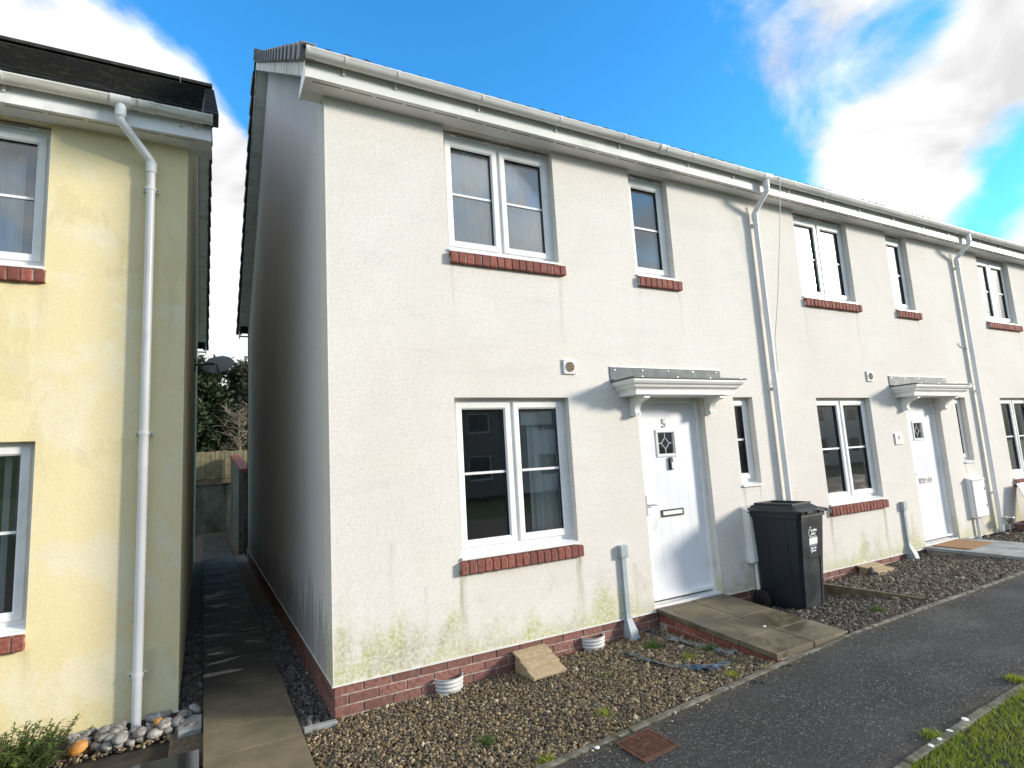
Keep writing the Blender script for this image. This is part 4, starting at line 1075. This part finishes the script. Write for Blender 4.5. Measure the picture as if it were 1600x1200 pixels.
# shrub at the bottom left corner
sh = tag(empty('shrub', (-1.98, .42, -.28)), 'leafy green shrub at the bottom left corner below the yellow wall', 'shrub')
V = []; F = []; st = MB()
for i in range(210):
    a = rng.uniform(0, 6.28); r0 = rng.uniform(0, .14); ln = rng.uniform(.14, .36); le = rng.uniform(.1, .75)
    base = np.array([r0*math.cos(a)*1.6, r0*math.sin(a)*.7, 0.]); tip = base+np.array([math.cos(a)*le*ln*1.25, math.sin(a)*le*ln*.7, ln*math.sqrt(max(.1, 1-le*le))])
    st.tube([base, (base+tip)/2+np.array([0, 0, .02]), tip], .0025, 4, False)
    for j in range(34):
        t = .15+.85*j/33; c = base+(tip-base)*t+np.array([0, 0, .02*math.sin(3.14*t)]); b_ = rng.uniform(0, 6.28)
        d = np.array([math.cos(b_), math.sin(b_), rng.uniform(-.2, .8)]); d /= np.linalg.norm(d); l_ = rng.uniform(.022, .05); s_ = np.cross(d, [0, 0, 1]); s_ = s_/(np.linalg.norm(s_)+1e-6)*.0075
        o = len(V); V += [c, c+d*l_*.5+s_, c+d*l_, c+d*l_*.5-s_]; F.append((o, o+1, o+2)); F.append((o, o+2, o+3))
st.build('stem', 'bark', sh); fo = link('foliage', numpy_mesh('foliage', np.array(V), np.array(F)), 'shrub', sh); fo['kind'] = 'stuff'

# ------------------------------------------------------------------ small things against the front wall
def half_vent(x, label):
    r = tag(empty('vent_well', (x, .004, Wz(x)-.02)), label, 'vent')
    m = MB(); n = 16; R0 = .105; prof = []
    H = .135
    for k in range(19):
        t = k/18; prof.append((R0+.008*(1 if (k//2) % 2 else 0)+t*.012, t*H))
    for rr, z in prof+[(p[0]-.008, p[1]) for p in prof[::-1]]:
        for k in range(n+1): a = math.pi+math.pi*k/n; m.v.append((rr*math.cos(a), rr*math.sin(a)*.85, z))
    N = len(prof)*2
    for i in range(N-1):
        for k in range(n): m.f.append((i*(n+1)+k, i*(n+1)+k+1, (i+1)*(n+1)+k+1, (i+1)*(n+1)+k))
    m.build('ribbed_well', 'well', r, True)
    MB().sweep([(-.06, .035), (-.001, .035), (-.001, .045), (-.06, .045)], -.085, .085, True).build('well_bottom', 'gravel_base', r)
half_vent(.905, 'white ribbed half-round vent well against the plinth, left of the timber cover')
half_vent(2.34, 'white ribbed half-round vent well against the plinth, right of the timber cover')
def flue_cover(x, y0, y1, w, h, label, rz=0, mat='timber_new', sink=0.):
    r = tag(empty('timber_cover', (x, 0, Gz(x, -.15)-sink), rz), label, 'cover')
    dep = y0-y1
    for q in (-w/2, w/2-.02):
        m = MB(); m.v = [(q+a, y, z) for a in (0, .02) for y, z in ((y0, -.06), (y1, -.06), (y1, .012), (y1+.03, .02), (y0, h))]
        m.f = [(0, 1, 2, 3, 4), (9, 8, 7, 6, 5)]+[(i, i+5, (i+1) % 5+5, (i+1) % 5) for i in range(5)]; m.build('cheek', mat, r)
    n = 3; sl = math.atan2(h-.015, dep); ln = math.hypot(dep, h)/n
    for i in range(n):
        m = CB(-w/2-.012, w/2+.012, 0, ln+.02, 0, .022, b=.003, jit=.0015)
        yb = y1-.01+i*ln*math.cos(sl); zb = .016+i*ln*math.sin(sl)+.004*0
        m.build('board', mat, r, loc=(0, yb, zb), rot=(sl-.17, 0, 0))
flue_cover(1.655, -.02, -.315, .31, .155, 'small sloping timber cover of three boards on the pale gravel by house 5', RAD(3))
flue_cover(6.68, -.02, -.36, .36, .115, 'half-buried sloping timber cover below the window of house 6', RAD(2), 'timber_new', .03)

# timber edging beside the bin
tb = tag(empty('timber_edging', (5.50, -.72, Gz(5.5, -.7)+.02)), 'dark old timber board edging the gravel right of the bin', 'edging')
m = CB(-.022, .022, -.66, .66, -.10, .045, b=.005, jit=.004); m.build('board', 'timber_old', tb, rot=(0, RAD(4), RAD(5)))
CB(-.03, .03, -.03, .03, -.2, .03, b=.005).build('peg', 'timber_old', tb, loc=(-.05, -.3, 0))

# inspection cover in the tarmac
ic = tag(empty('inspection_cover', (1.56, -1.615, Pz(1.56)+.003), RAD(1)), 'small square rusty iron cover set in the tarmac', 'cover')
tl = math.atan((Pz(1.7)-Pz(1.4))/.3)
m = MB().box(-.118, .118, -.118, .118, -.02, .003)
for i in range(14):
    for j in range(14):
        if 4 < i < 9 and 5 < j < 8: continue
        x, y = -.104+i*.016, -.104+j*.016; m.box(x-.0052, x+.0052, y-.0052, y+.0052, .003, .0065)
m.box(-.03, .03, -.012, .012, .003, .0055); m.build('cover_plate', 'rust', ic, rot=(0, -tl, 0))
m = MB()
for a, b_, c, d in ((-.137, .137, -.137, -.122), (-.137, .137, .122, .137), (-.137, -.122, -.1215, .1215), (.122, .137, -.1215, .1215)): m.box(a, b_, c, d, -.02, .005)
m.build('cover_frame', 'rust', ic, rot=(0, -tl, 0))

# torn membrane lying in the gravel
def strip(name, pts, w, mat, label, seed):
    r = random.Random(seed); n = 40; m = MB(); nn = 6
    P = [Vector(p) for p in pts]
    for i in range(n+1):
        t = i/n*(len(P)-1); k = min(int(t), len(P)-2); f = t-k; c = P[k].lerp(P[k+1], f); d = (P[k+1]-P[k]).normalized(); s_ = Vector((-d.y, d.x, 0))
        ww = w*(.5+.5*math.sin(math.pi*(i/n)*.92+.1))*(.75+r.random()*.4)
        for q in range(nn+1):
            u = q/nn-.5
            m.v.append((c.x+s_.x*ww*u, c.y+s_.y*ww*u, Gz(c.x, c.y)+.014+.008*math.sin(i*.38+q*.8+seed)+.004*r.random()+.012*math.sin(q*1.3+i*.15)))
    for i in range(n):
        for q in range(nn): a = i*(nn+1)+q; m.f.append((a, a+1, a+nn+2, a+nn+1))
    o = m.build(name, mat, None, True); tag(o, label, 'plastic sheet'); return o
strip('torn_sheet', [(2.44, -.33, 0), (2.44, -.55, 0), (2.50, -.85, 0), (2.68, -1.04, 0), (2.86, -1.14, 0)], .075, 'sheet_grey', 'long narrow strip of torn grey sheet snaking over the gravel', 1)
strip('torn_sheet', [(2.58, -1.00, 0), (2.68, -1.08, 0), (2.76, -1.12, 0)], .10, 'sheet_blue', 'scrap of torn blue plastic at the end of the grey strip', 2)
strip('torn_sheet', [(2.97, -.28, 0), (2.98, -.50, 0), (2.99, -.72, 0), (3.06, -.92, 0), (3.07, -1.02, 0)], .12, 'sheet_grey', 'crumpled grey torn sheet beside the doorstep brickwork', 3)
strip('torn_sheet', [(2.97, -.03, 0), (2.98, -.13, 0)], .05, 'sheet_blue', 'tiny blue plastic scrap by the foot of the grey cable duct', 4)

# ------------------------------------------------------------------ wheelie bin
BX, BY = 4.80, -.335
wb = tag(empty('wheelie_bin', (BX, BY, -.195), RAD(4)), 'dark grey wheelie bin with white council sticker beside the brown doorstep', 'wheelie bin')
m = MB(); levels = [(0, .165, .19, .235), (.02, .172, .20, .24), (.5, .19, .238, .25), (.90, .205, .278, .26), (.925, .207, .280, .262), (.93, .222, .295, .275), (.965, .222, .295, .275)]
ch = .03
for z, hw, yf, yb in levels:
    m.v += [(-hw+ch, -yf, z), (hw-ch, -yf, z), (hw, -yf+ch, z), (hw, yb-ch, z), (hw-ch, yb, z), (-hw+ch, yb, z), (-hw, yb-ch, z), (-hw, -yf+ch, z)]
for a in range(len(levels)-1):
    for i in range(8): j = (i+1) % 8; m.f.append((a*8+i, a*8+j, a*8+8+j, a*8+8+i))
m.f.append(tuple(range(8))[::-1]); k = (len(levels)-1)*8; m.f.append(tuple(range(k, k+8)))
body = m.build('body', 'bin_plastic', wb)
wb.scale = (1.14, 1.08, 1.07)
# recessed lower front panel drawn by a raised moulding, side ribs
def front(z): t = np.interp(z, [0, .02, .5, .9], [.19, .20, .238, .278]); return -float(t)
m = MB(); hw = .115
pth = [(hw, .02), (hw, .50), (hw-.015, .53), (hw-.04, .545), (-hw+.04, .545)]
m.tube([(x, front(z)-.001, z) for x, z in pth], .007, 6); m.build('front_moulding', 'bin_plastic', body)
for q in (-.11, .10):
    m = MB()
    for z in (.03, .5, .9):
        hwz = float(np.interp(z, [0, .02, .5, .9], [.165, .172, .19, .205])); m.v += [(-hwz-.003, q-.012, z), (-hwz-.003, q+.012, z), (-hwz+.01, q+.012, z), (-hwz+.01, q-.012, z)]
    for a in range(2):
        for i in range(4): j = (i+1) % 4; m.f.append((a*4+i, a*4+4+i, a*4+4+j, a*4+j))
    m.build('side_rib', 'bin_plastic', body)
lid = MB()
lv = [(.967, .232, .315, .30), (.995, .236, .320, .30), (1.000, .225, .300, .295), (1.012, .19, .245, .27), (1.040, .165, .20, .25), (1.043, .15, .18, .24)]
for z, hw, yf, yb in lv: lid.v += [(-hw+.02, -yf, z+.0), (hw-.02, -yf, z), (hw, -yf+.02, z), (hw, yb, z), (-hw, yb, z), (-hw, -yf+.02, z)]
for a in range(len(lv)-1):
    for i in range(6): j = (i+1) % 6; lid.f.append((a*6+i, a*6+j, a*6+6+j, a*6+6+i))
lid.f.append(tuple(range(6))[::-1]); k = (len(lv)-1)*6; lid.f.append(tuple(range(k, k+6)))
ld = lid.build('lid', 'bin_plastic', wb)
m = MB()
for a, b_, c, d in ((-.155, .155, -.19, -.165), (-.155, .155, .21, .235), (-.155, -.130, -.164, .209), (.130, .155, -.164, .209)): m.box(a, b_, c, d, 1.0435, 1.062)
m.build('lid_ridge', 'bin_plastic', ld)
for q in (-.10, .10): CB(q-.05, q+.05, -.334, -.316, .972, .992, b=.004).build('lid_grip', 'bin_plastic', ld)
hd = MB().tube([(-.19, .30, .985), (-.19, .36, 1.0), (.19, .36, 1.0), (.19, .30, .985)], .016, 10).build('handle', 'bin_plastic', wb, True)
for q in (-.17, .17): CB(q-.03, q+.03, .262, .33, .93, 1.01, b=.006).build('hinge', 'bin_plastic', wb)
MB().tube([(-.2, .215, .085), (.2, .215, .085)], .012, 8).build('axle', 'steel', wb)
for q in (-1, 1):
    m = MB(); x = q*.205
    pr = [(.03, -.022), (.075, -.024), (.096, -.018), (.100, -.008), (.100, .008), (.096, .018), (.075, .024), (.03, .022)]
    m.lathe(pr, (0, 0, 0), 28); w_ = m.build('wheel', 'rubber', wb, True, loc=(x, .215, .092), rot=(0, RAD(90), 0))
    MB().lathe([(0, -.026), (.03, -.026), (.034, -.02), (.034, .02), (.03, .026), (0, .026)], (0, 0, 0), 20).build('hub', 'black_plastic', w_, True)
# council sticker: emblem with two lines, a white panel, a second emblem with two lines
def fp(x, z, off=.0015): return (x, front(z)-off, z)
def patch(name, x0, x1, z0, z1, par, off=.0015, mat='sticker'):
    m = MB(); m.v = [fp(x0, z0, off), fp(x1, z0, off), fp(x1, z1, off), fp(x0, z1, off), fp(x0, z0, off-.001), fp(x1, z0, off-.001), fp(x1, z1, off-.001), fp(x0, z1, off-.001)]
    m.f = [(0, 1, 2, 3), (7, 6, 5, 4), (0, 4, 5, 1), (1, 5, 6, 2), (2, 6, 7, 3), (3, 7, 4, 0)]; return m.build(name, mat, par)
st_ = patch('sticker', -.055, .075, .660, .725, body)
m = MB()
for k in range(16):
    a = 2*math.pi*k/16
for i in range(14):
    a, b_ = 2*math.pi*i/14, 2*math.pi*(i+1)/14
    m.tube([fp(-.045+.022*math.cos(a), .775+.034*math.sin(a), .002), fp(-.045+.022*math.cos(b_), .775+.034*math.sin(b_), .002)], .004, 5)
m.tube([fp(-.045, .812, .002), fp(-.050, .832, .002), fp(-.032, .826, .002)], .005, 5); m.build('emblem', 'sticker', st_)
def wordline(x0, x1, z, h, par, seed):
    r = random.Random(seed); m = MB(); x = x0
    while x < x1:
        w_ = r.uniform(.005, .009); hh = h*(1 if r.random() < .3 else .72)
        c = MB(); c.v = [fp(x, z, .0015), fp(x+w_, z, .0015), fp(x+w_, z+hh, .0015), fp(x, z+hh, .0015)]; c.f = [(0, 1, 2, 3)]; m.add(c.v, c.f); x += w_+r.choice((.0012, .0012, .002, .004))
    m.build('wording', 'sticker', par)
wordline(-.018, .062, .785, .024, st_, 1); wordline(-.018, .045, .752, .024, st_, 2); wordline(-.012, .05, .615, .020, st_, 3); wordline(-.012, .042, .588, .020, st_, 4)
m = MB().tube([fp(-.034, .635, .002), fp(-.036, .60, .002), fp(-.026, .575, .002)], [.011, .009, .005], 6); m.build('emblem', 'sticker', st_)
wordline(-.045, .06, .732, .007, st_, 5); wordline(-.045, .06, .646, .007, st_, 6)

# ------------------------------------------------------------------ by the third house
sl_ = tag(empty('solar_light', (10.33, -.16, Gz(10.33, -.16))), 'small silver solar stake light by the far downpipe', 'garden light')
MB().tube([(0, 0, -.05), (0, 0, .17)], .008, 8).build('stake', 'steel', sl_, True)
MB().lathe([(.0, .16), (.02, .165), (.05, .20), (.058, .25), (.058, .262)], (0, 0, 0), 18).build('bowl', 'steel', sl_, True)
MB().lathe([(.0, .285), (.03, .283), (.072, .268), (.074, .262), (.0, .262)], (0, 0, 0), 18).build('cap', 'steel', sl_, True)
pt = tag(empty('flower_trough', (10.95, -.22, Gz(10.95, -.2)-.01)), 'low purple-brown trough on the ground at the right edge', 'planter')
m = MB()
for z, hx, hy in ((0, .30, .085), (.12, .36, .11), (.13, .375, .12), (.15, .375, .12), (.15, .345, .095), (.10, .335, .085)): m.v += [(-hx, -hy, z), (hx, -hy, z), (hx, hy, z), (-hx, hy, z)]
for a in range(5):
    for i in range(4): j = (i+1) % 4; m.f.append((a*4+i, a*4+j, a*4+4+j, a*4+4+i))
m.f.append((3, 2, 1, 0)); m.build('trough', 'pot', pt); B(-.334, .334, -.084, .084, .10, .115).build('compost', 'soil', pt)
sg = tag(empty('leaning_panel', (11.15, -.02, Gz(11.1, -.1))), 'white framed panel leaning on the wall at the right edge', 'panel')
MB().frame(-.22, .22, 0, .78, [(0, .02), (0, 0), (.03, 0), (.035, .006), (.035, .02)]).build('panel_frame', 'upvc', sg, rot=(RAD(-18), RAD(0), 0), loc=(0, -.34, 0))
B(-.19, .19, .008, .014, .03, .75).build('panel_sheet', 'sheet_grey', sg, rot=(RAD(-18), 0, 0), loc=(0, -.34, 0))

# ------------------------------------------------------------------ end of the alley
gw = tag(empty('garden_wall', (.1, 14, -.3)), 'pale rendered garden wall topped with red bricks at the alley end', 'wall')
m = MB(); m.v = [(x-.1, y-14, z+.3) for x in (-.03, .19) for y, z in ((11.0, -.5), (17.6, -.5), (17.6, 2.24), (11.0, 1.66))]
m.f = [(0, 1, 2, 3), (7, 6, 5, 4), (0, 4, 5, 1), (1, 5, 6, 2), (2, 6, 7, 3), (3, 7, 4, 0)]; m.build('wall_body', 'concrete_dirt_shade', gw)  # pale render given the dark dirty concrete, painting in the alley's shade
for i in range(60):
    y = 11.0+i*.11; z = 1.66+(y-11)*.0879
    CB(-.15, .11, 0, .100, 0, .10, b=.005, jit=.002).build('brick', 'brick', gw, loc=(0, y-14, z+.3), rot=(.0877, 0, 0))
gp = tag(empty('gate_post', (-.06, 10.85, -.3)), 'dark timber gate post at the near end of the garden wall', 'post')
CB(-.05, .05, -.05, .05, 0, 2.0, b=.006).build('post', 'timber_old', gp); CB(-.058, .058, -.058, .058, 2.0, 2.03, b=.006).build('post_cap', 'timber_old', gp)
rw = tag(empty('retaining_wall', (-.5, 17.9, -.3)), 'grey concrete retaining wall below the board fence at the alley end', 'wall')
CB(-8, 6, -.12, .12, -.2, 1.64, b=.01).build('wall_body', 'concrete_dirt_shade', rw); CB(-8, 6, -.15, .15, 1.641, 1.69, b=.01).build('coping', 'concrete_dirt_shade', rw)
fe = tag(empty('board_fence', (-.5, 17.9, 1.39)), 'weathered timber board fence on the retaining wall at the alley end', 'fence')
bm_ = CB(0, .142, -.012, .012, .16, 1.10, b=.004).mesh('board')
for i in range(64):
    o = link('board', bm_, 'fence_wood', fe, loc=(-5+i*.147, -.04+random.uniform(-.004, .004), random.uniform(-.012, .012)), rot=(0, random.uniform(-.006, .006), RAD(3)))
for z in (.3, .85): B(-5, 4.4, .0, .05, z, z+.09).build('rail', 'timber_old', fe)
B(-5, 4.4, -.03, .0, 0, .15).build('gravel_board', 'timber_old', fe)
for x in (-4, -1.9, .2, 2.3): CB(x, x+.1, .052, .15, -.0, 1.08, b=.005).build('post', 'timber_old', fe)

def tree(name, x, y, zb, h, spread, mat, label, nleaf, seed, leaf=.10, crown=True, nb=26):
    r = random.Random(seed); root = tag(empty(name, (x, y, zb)), label, 'tree')
    t = MB().tube([(0, 0, -.3), (.03, 0, h*.35), (-.04, .03, h*.7), (0, 0, h*.95)], [h*.03, h*.022, h*.013, h*.004] if crown else [h*.012, h*.009, h*.006, h*.002], 8)
    tips = []
    for i in range(nb):
        z = h*r.uniform(.12, .9); a = r.uniform(0, 6.28); ln = spread*(1.05-z/h*.65)*r.uniform(.6, 1.1)
        b0 = Vector((0, 0, z)); b2 = Vector((math.cos(a)*ln, math.sin(a)*ln, z+ln*r.uniform(.05, .6))); b1 = (b0+b2)/2+Vector((r.uniform(-.1, .1), r.uniform(-.1, .1), r.uniform(-.05, .15)))*spread*.4
        t.tube([b0, b1, b2], [h*.008, h*.005, h*.0015] if crown else [h*.004, h*.003, h*.0012], 5, False); tips += [(b1, ln*.45), (b2, ln*.35), ((b1+b2)/2, ln*.4)]
        for q in range(5 if crown else 9):
            s0 = b0.lerp(b2, r.uniform(.3, 1)); d = Vector((r.uniform(-1, 1), r.uniform(-1, 1), r.uniform(-.2, 1)))*spread*.35
            t.tube([s0, s0+d*.55+Vector((0, 0, .04)), s0+d], [h*.003, h*.002, h*.001], 4, False); tips.append((s0+d, spread*.2))
    t.build('trunk', 'bark' if crown else 'twig', root)
    if crown:
        T = [tips[r.randrange(len(tips))] for _ in range(nleaf)]
        C = np.array([tuple(p) for p, _ in T])+rng.normal(0, 1, (nleaf, 3))*np.array([[s_*.55] for _, s_ in T])
        d = rng.normal(size=(nleaf, 3)); d /= np.linalg.norm(d, axis=1)[:, None]; e = np.cross(d, rng.normal(size=(nleaf, 3))); e /= np.linalg.norm(e, axis=1)[:, None]
        l_ = leaf*rng.uniform(.5, 1.2, nleaf)[:, None]
        V = np.stack([C-d*l_*.5, C+e*l_*.22, C+d*l_*.5, C-e*l_*.22], 1).reshape(-1, 3); F = np.array([(0, 1, 2, 3)])+4*np.arange(nleaf)[:, None]
        o = link('crown', numpy_mesh('crown', V, F, None, 4), mat, root); o['kind'] = 'stuff'
    return root
tree('evergreen_tree', -1.0, 20.8, .9, 5.0, 1.5, 'evergreen', 'dark evergreen tree behind the fence, left in the gap', 46000, 3, .24)
tree('ivy_tree', .8, 21.5, .9, 5.2, 1.7, 'ivy', 'ivy-covered tree behind the fence, right in the gap', 40000, 5, .20)
tree('bare_tree', .35, 19.4, .9, 3.6, 1.25, None, 'bare twiggy shrub tree in front of the evergreens in the gap', 0, 8, .1, False, 46)
tree('conifer_hedge', -3.2, 21, .9, 4.2, 1.6, 'evergreen', 'evergreen mostly hidden behind the yellow house corner', 5000, 11, .13)
tree('garden_tree', 24.5, 14.5, .2, 9.4, 1.9, None, 'bare treetop showing over the far end of the white roof', 0, 13, .1, False, 40)

# ------------------------------------------------------------------ houses across the road, seen only in the window glass
def far_house(x, rz, label, wall):
    r = tag(empty('opposite_house', (x, -24, -.3), rz), label, 'house', 'houses across the road')
    holes = [(-2.3, -.9, .9, 2.2), (.9, 2.3, .9, 2.2), (-.5, .5, .05, 2.15), (-2.3, -.9, 3.5, 4.6), (.9, 2.3, 3.5, 4.6)]
    w = wall_panel(-3.4, 3.4, 0, 4.9, holes, .25); w.build('wall', wall, r, rot=(0, 0, math.pi), loc=(0, 0, 0))
    m = MB(); m.v = [(-3.4, -8, 0), (3.4, -8, 0), (3.4, -.26, 0), (-3.4, -.26, 0), (-3.4, -8, 4.9), (3.4, -8, 4.9), (3.4, -.26, 4.9), (-3.4, -.26, 4.9)]
    m.f = [(0, 1, 5, 4), (1, 2, 6, 5), (3, 0, 4, 7)]; m.build('side_walls', wall, r)
    m = MB(); m.v = [(-3.7, .35, 4.75), (3.7, .35, 4.75), (3.7, -4, 7.9), (-3.7, -4, 7.9), (3.7, -8.35, 4.75), (-3.7, -8.35, 4.75)]; m.f = [(0, 1, 2, 3), (3, 2, 4, 5), (0, 3, 5), (1, 4, 2), (0, 5, 4, 1)]
    rf = m.build('roof', 'slate', r); B(-.3, .3, -4.3, -3.7, 7.6, 8.7).build('chimney', 'opp_brick', rf)
    for i, h in enumerate(holes):
        a, b_ = -h[1], -h[0]
        if i == 2: B(a, b_, -.12, -.08, h[2], h[3]).build('door', 'black_plastic', r)
        else:
            f = MB().frame(a, b_, h[2], h[3], [(0, -.1), (0, -.05), (.06, -.05), (.06, -.1)]).build('window', 'upvc', r)
            B(a+.05, b_-.05, -.09, -.085, h[2]+.05, h[3]-.05).build('pane', 'dark_gap', f)
ROW = ['farthest left', 'second from the left', 'third from the left, of brick', 'fourth from the left', 'fifth from the left', 'sixth from the left, of brick', 'seventh from the left', 'eighth from the left', 'ninth from the left, of brick', 'farthest right']
for i, w_ in enumerate(ROW): far_house(-4.2+7.6*i, 0, 'house across the road mirrored in window glass, '+w_, 'opp_brick' if i % 3 == 2 else 'opp_wall')
m = MB(); n = 120
for k in range(n):
    a = 2*math.pi*k/n; h = 22+9*math.sin(3*a+1)+6*math.sin(7*a+2)+2.5*math.sin(19*a)
    for r_, z in ((190, -.62), (230, h*.6), (290, h), (340, -.62)): m.v.append((r_*math.cos(a), r_*math.sin(a), z))
for k in range(n):
    k2 = (k+1) % n
    for q in range(3): m.f.append((k*4+q, k2*4+q, k2*4+q+1, k*4+q+1))
struct(m.build('added_hills', 'terrain_grass', None, True))  # unseen ring of hills, added to hide the orange horizon in window reflections
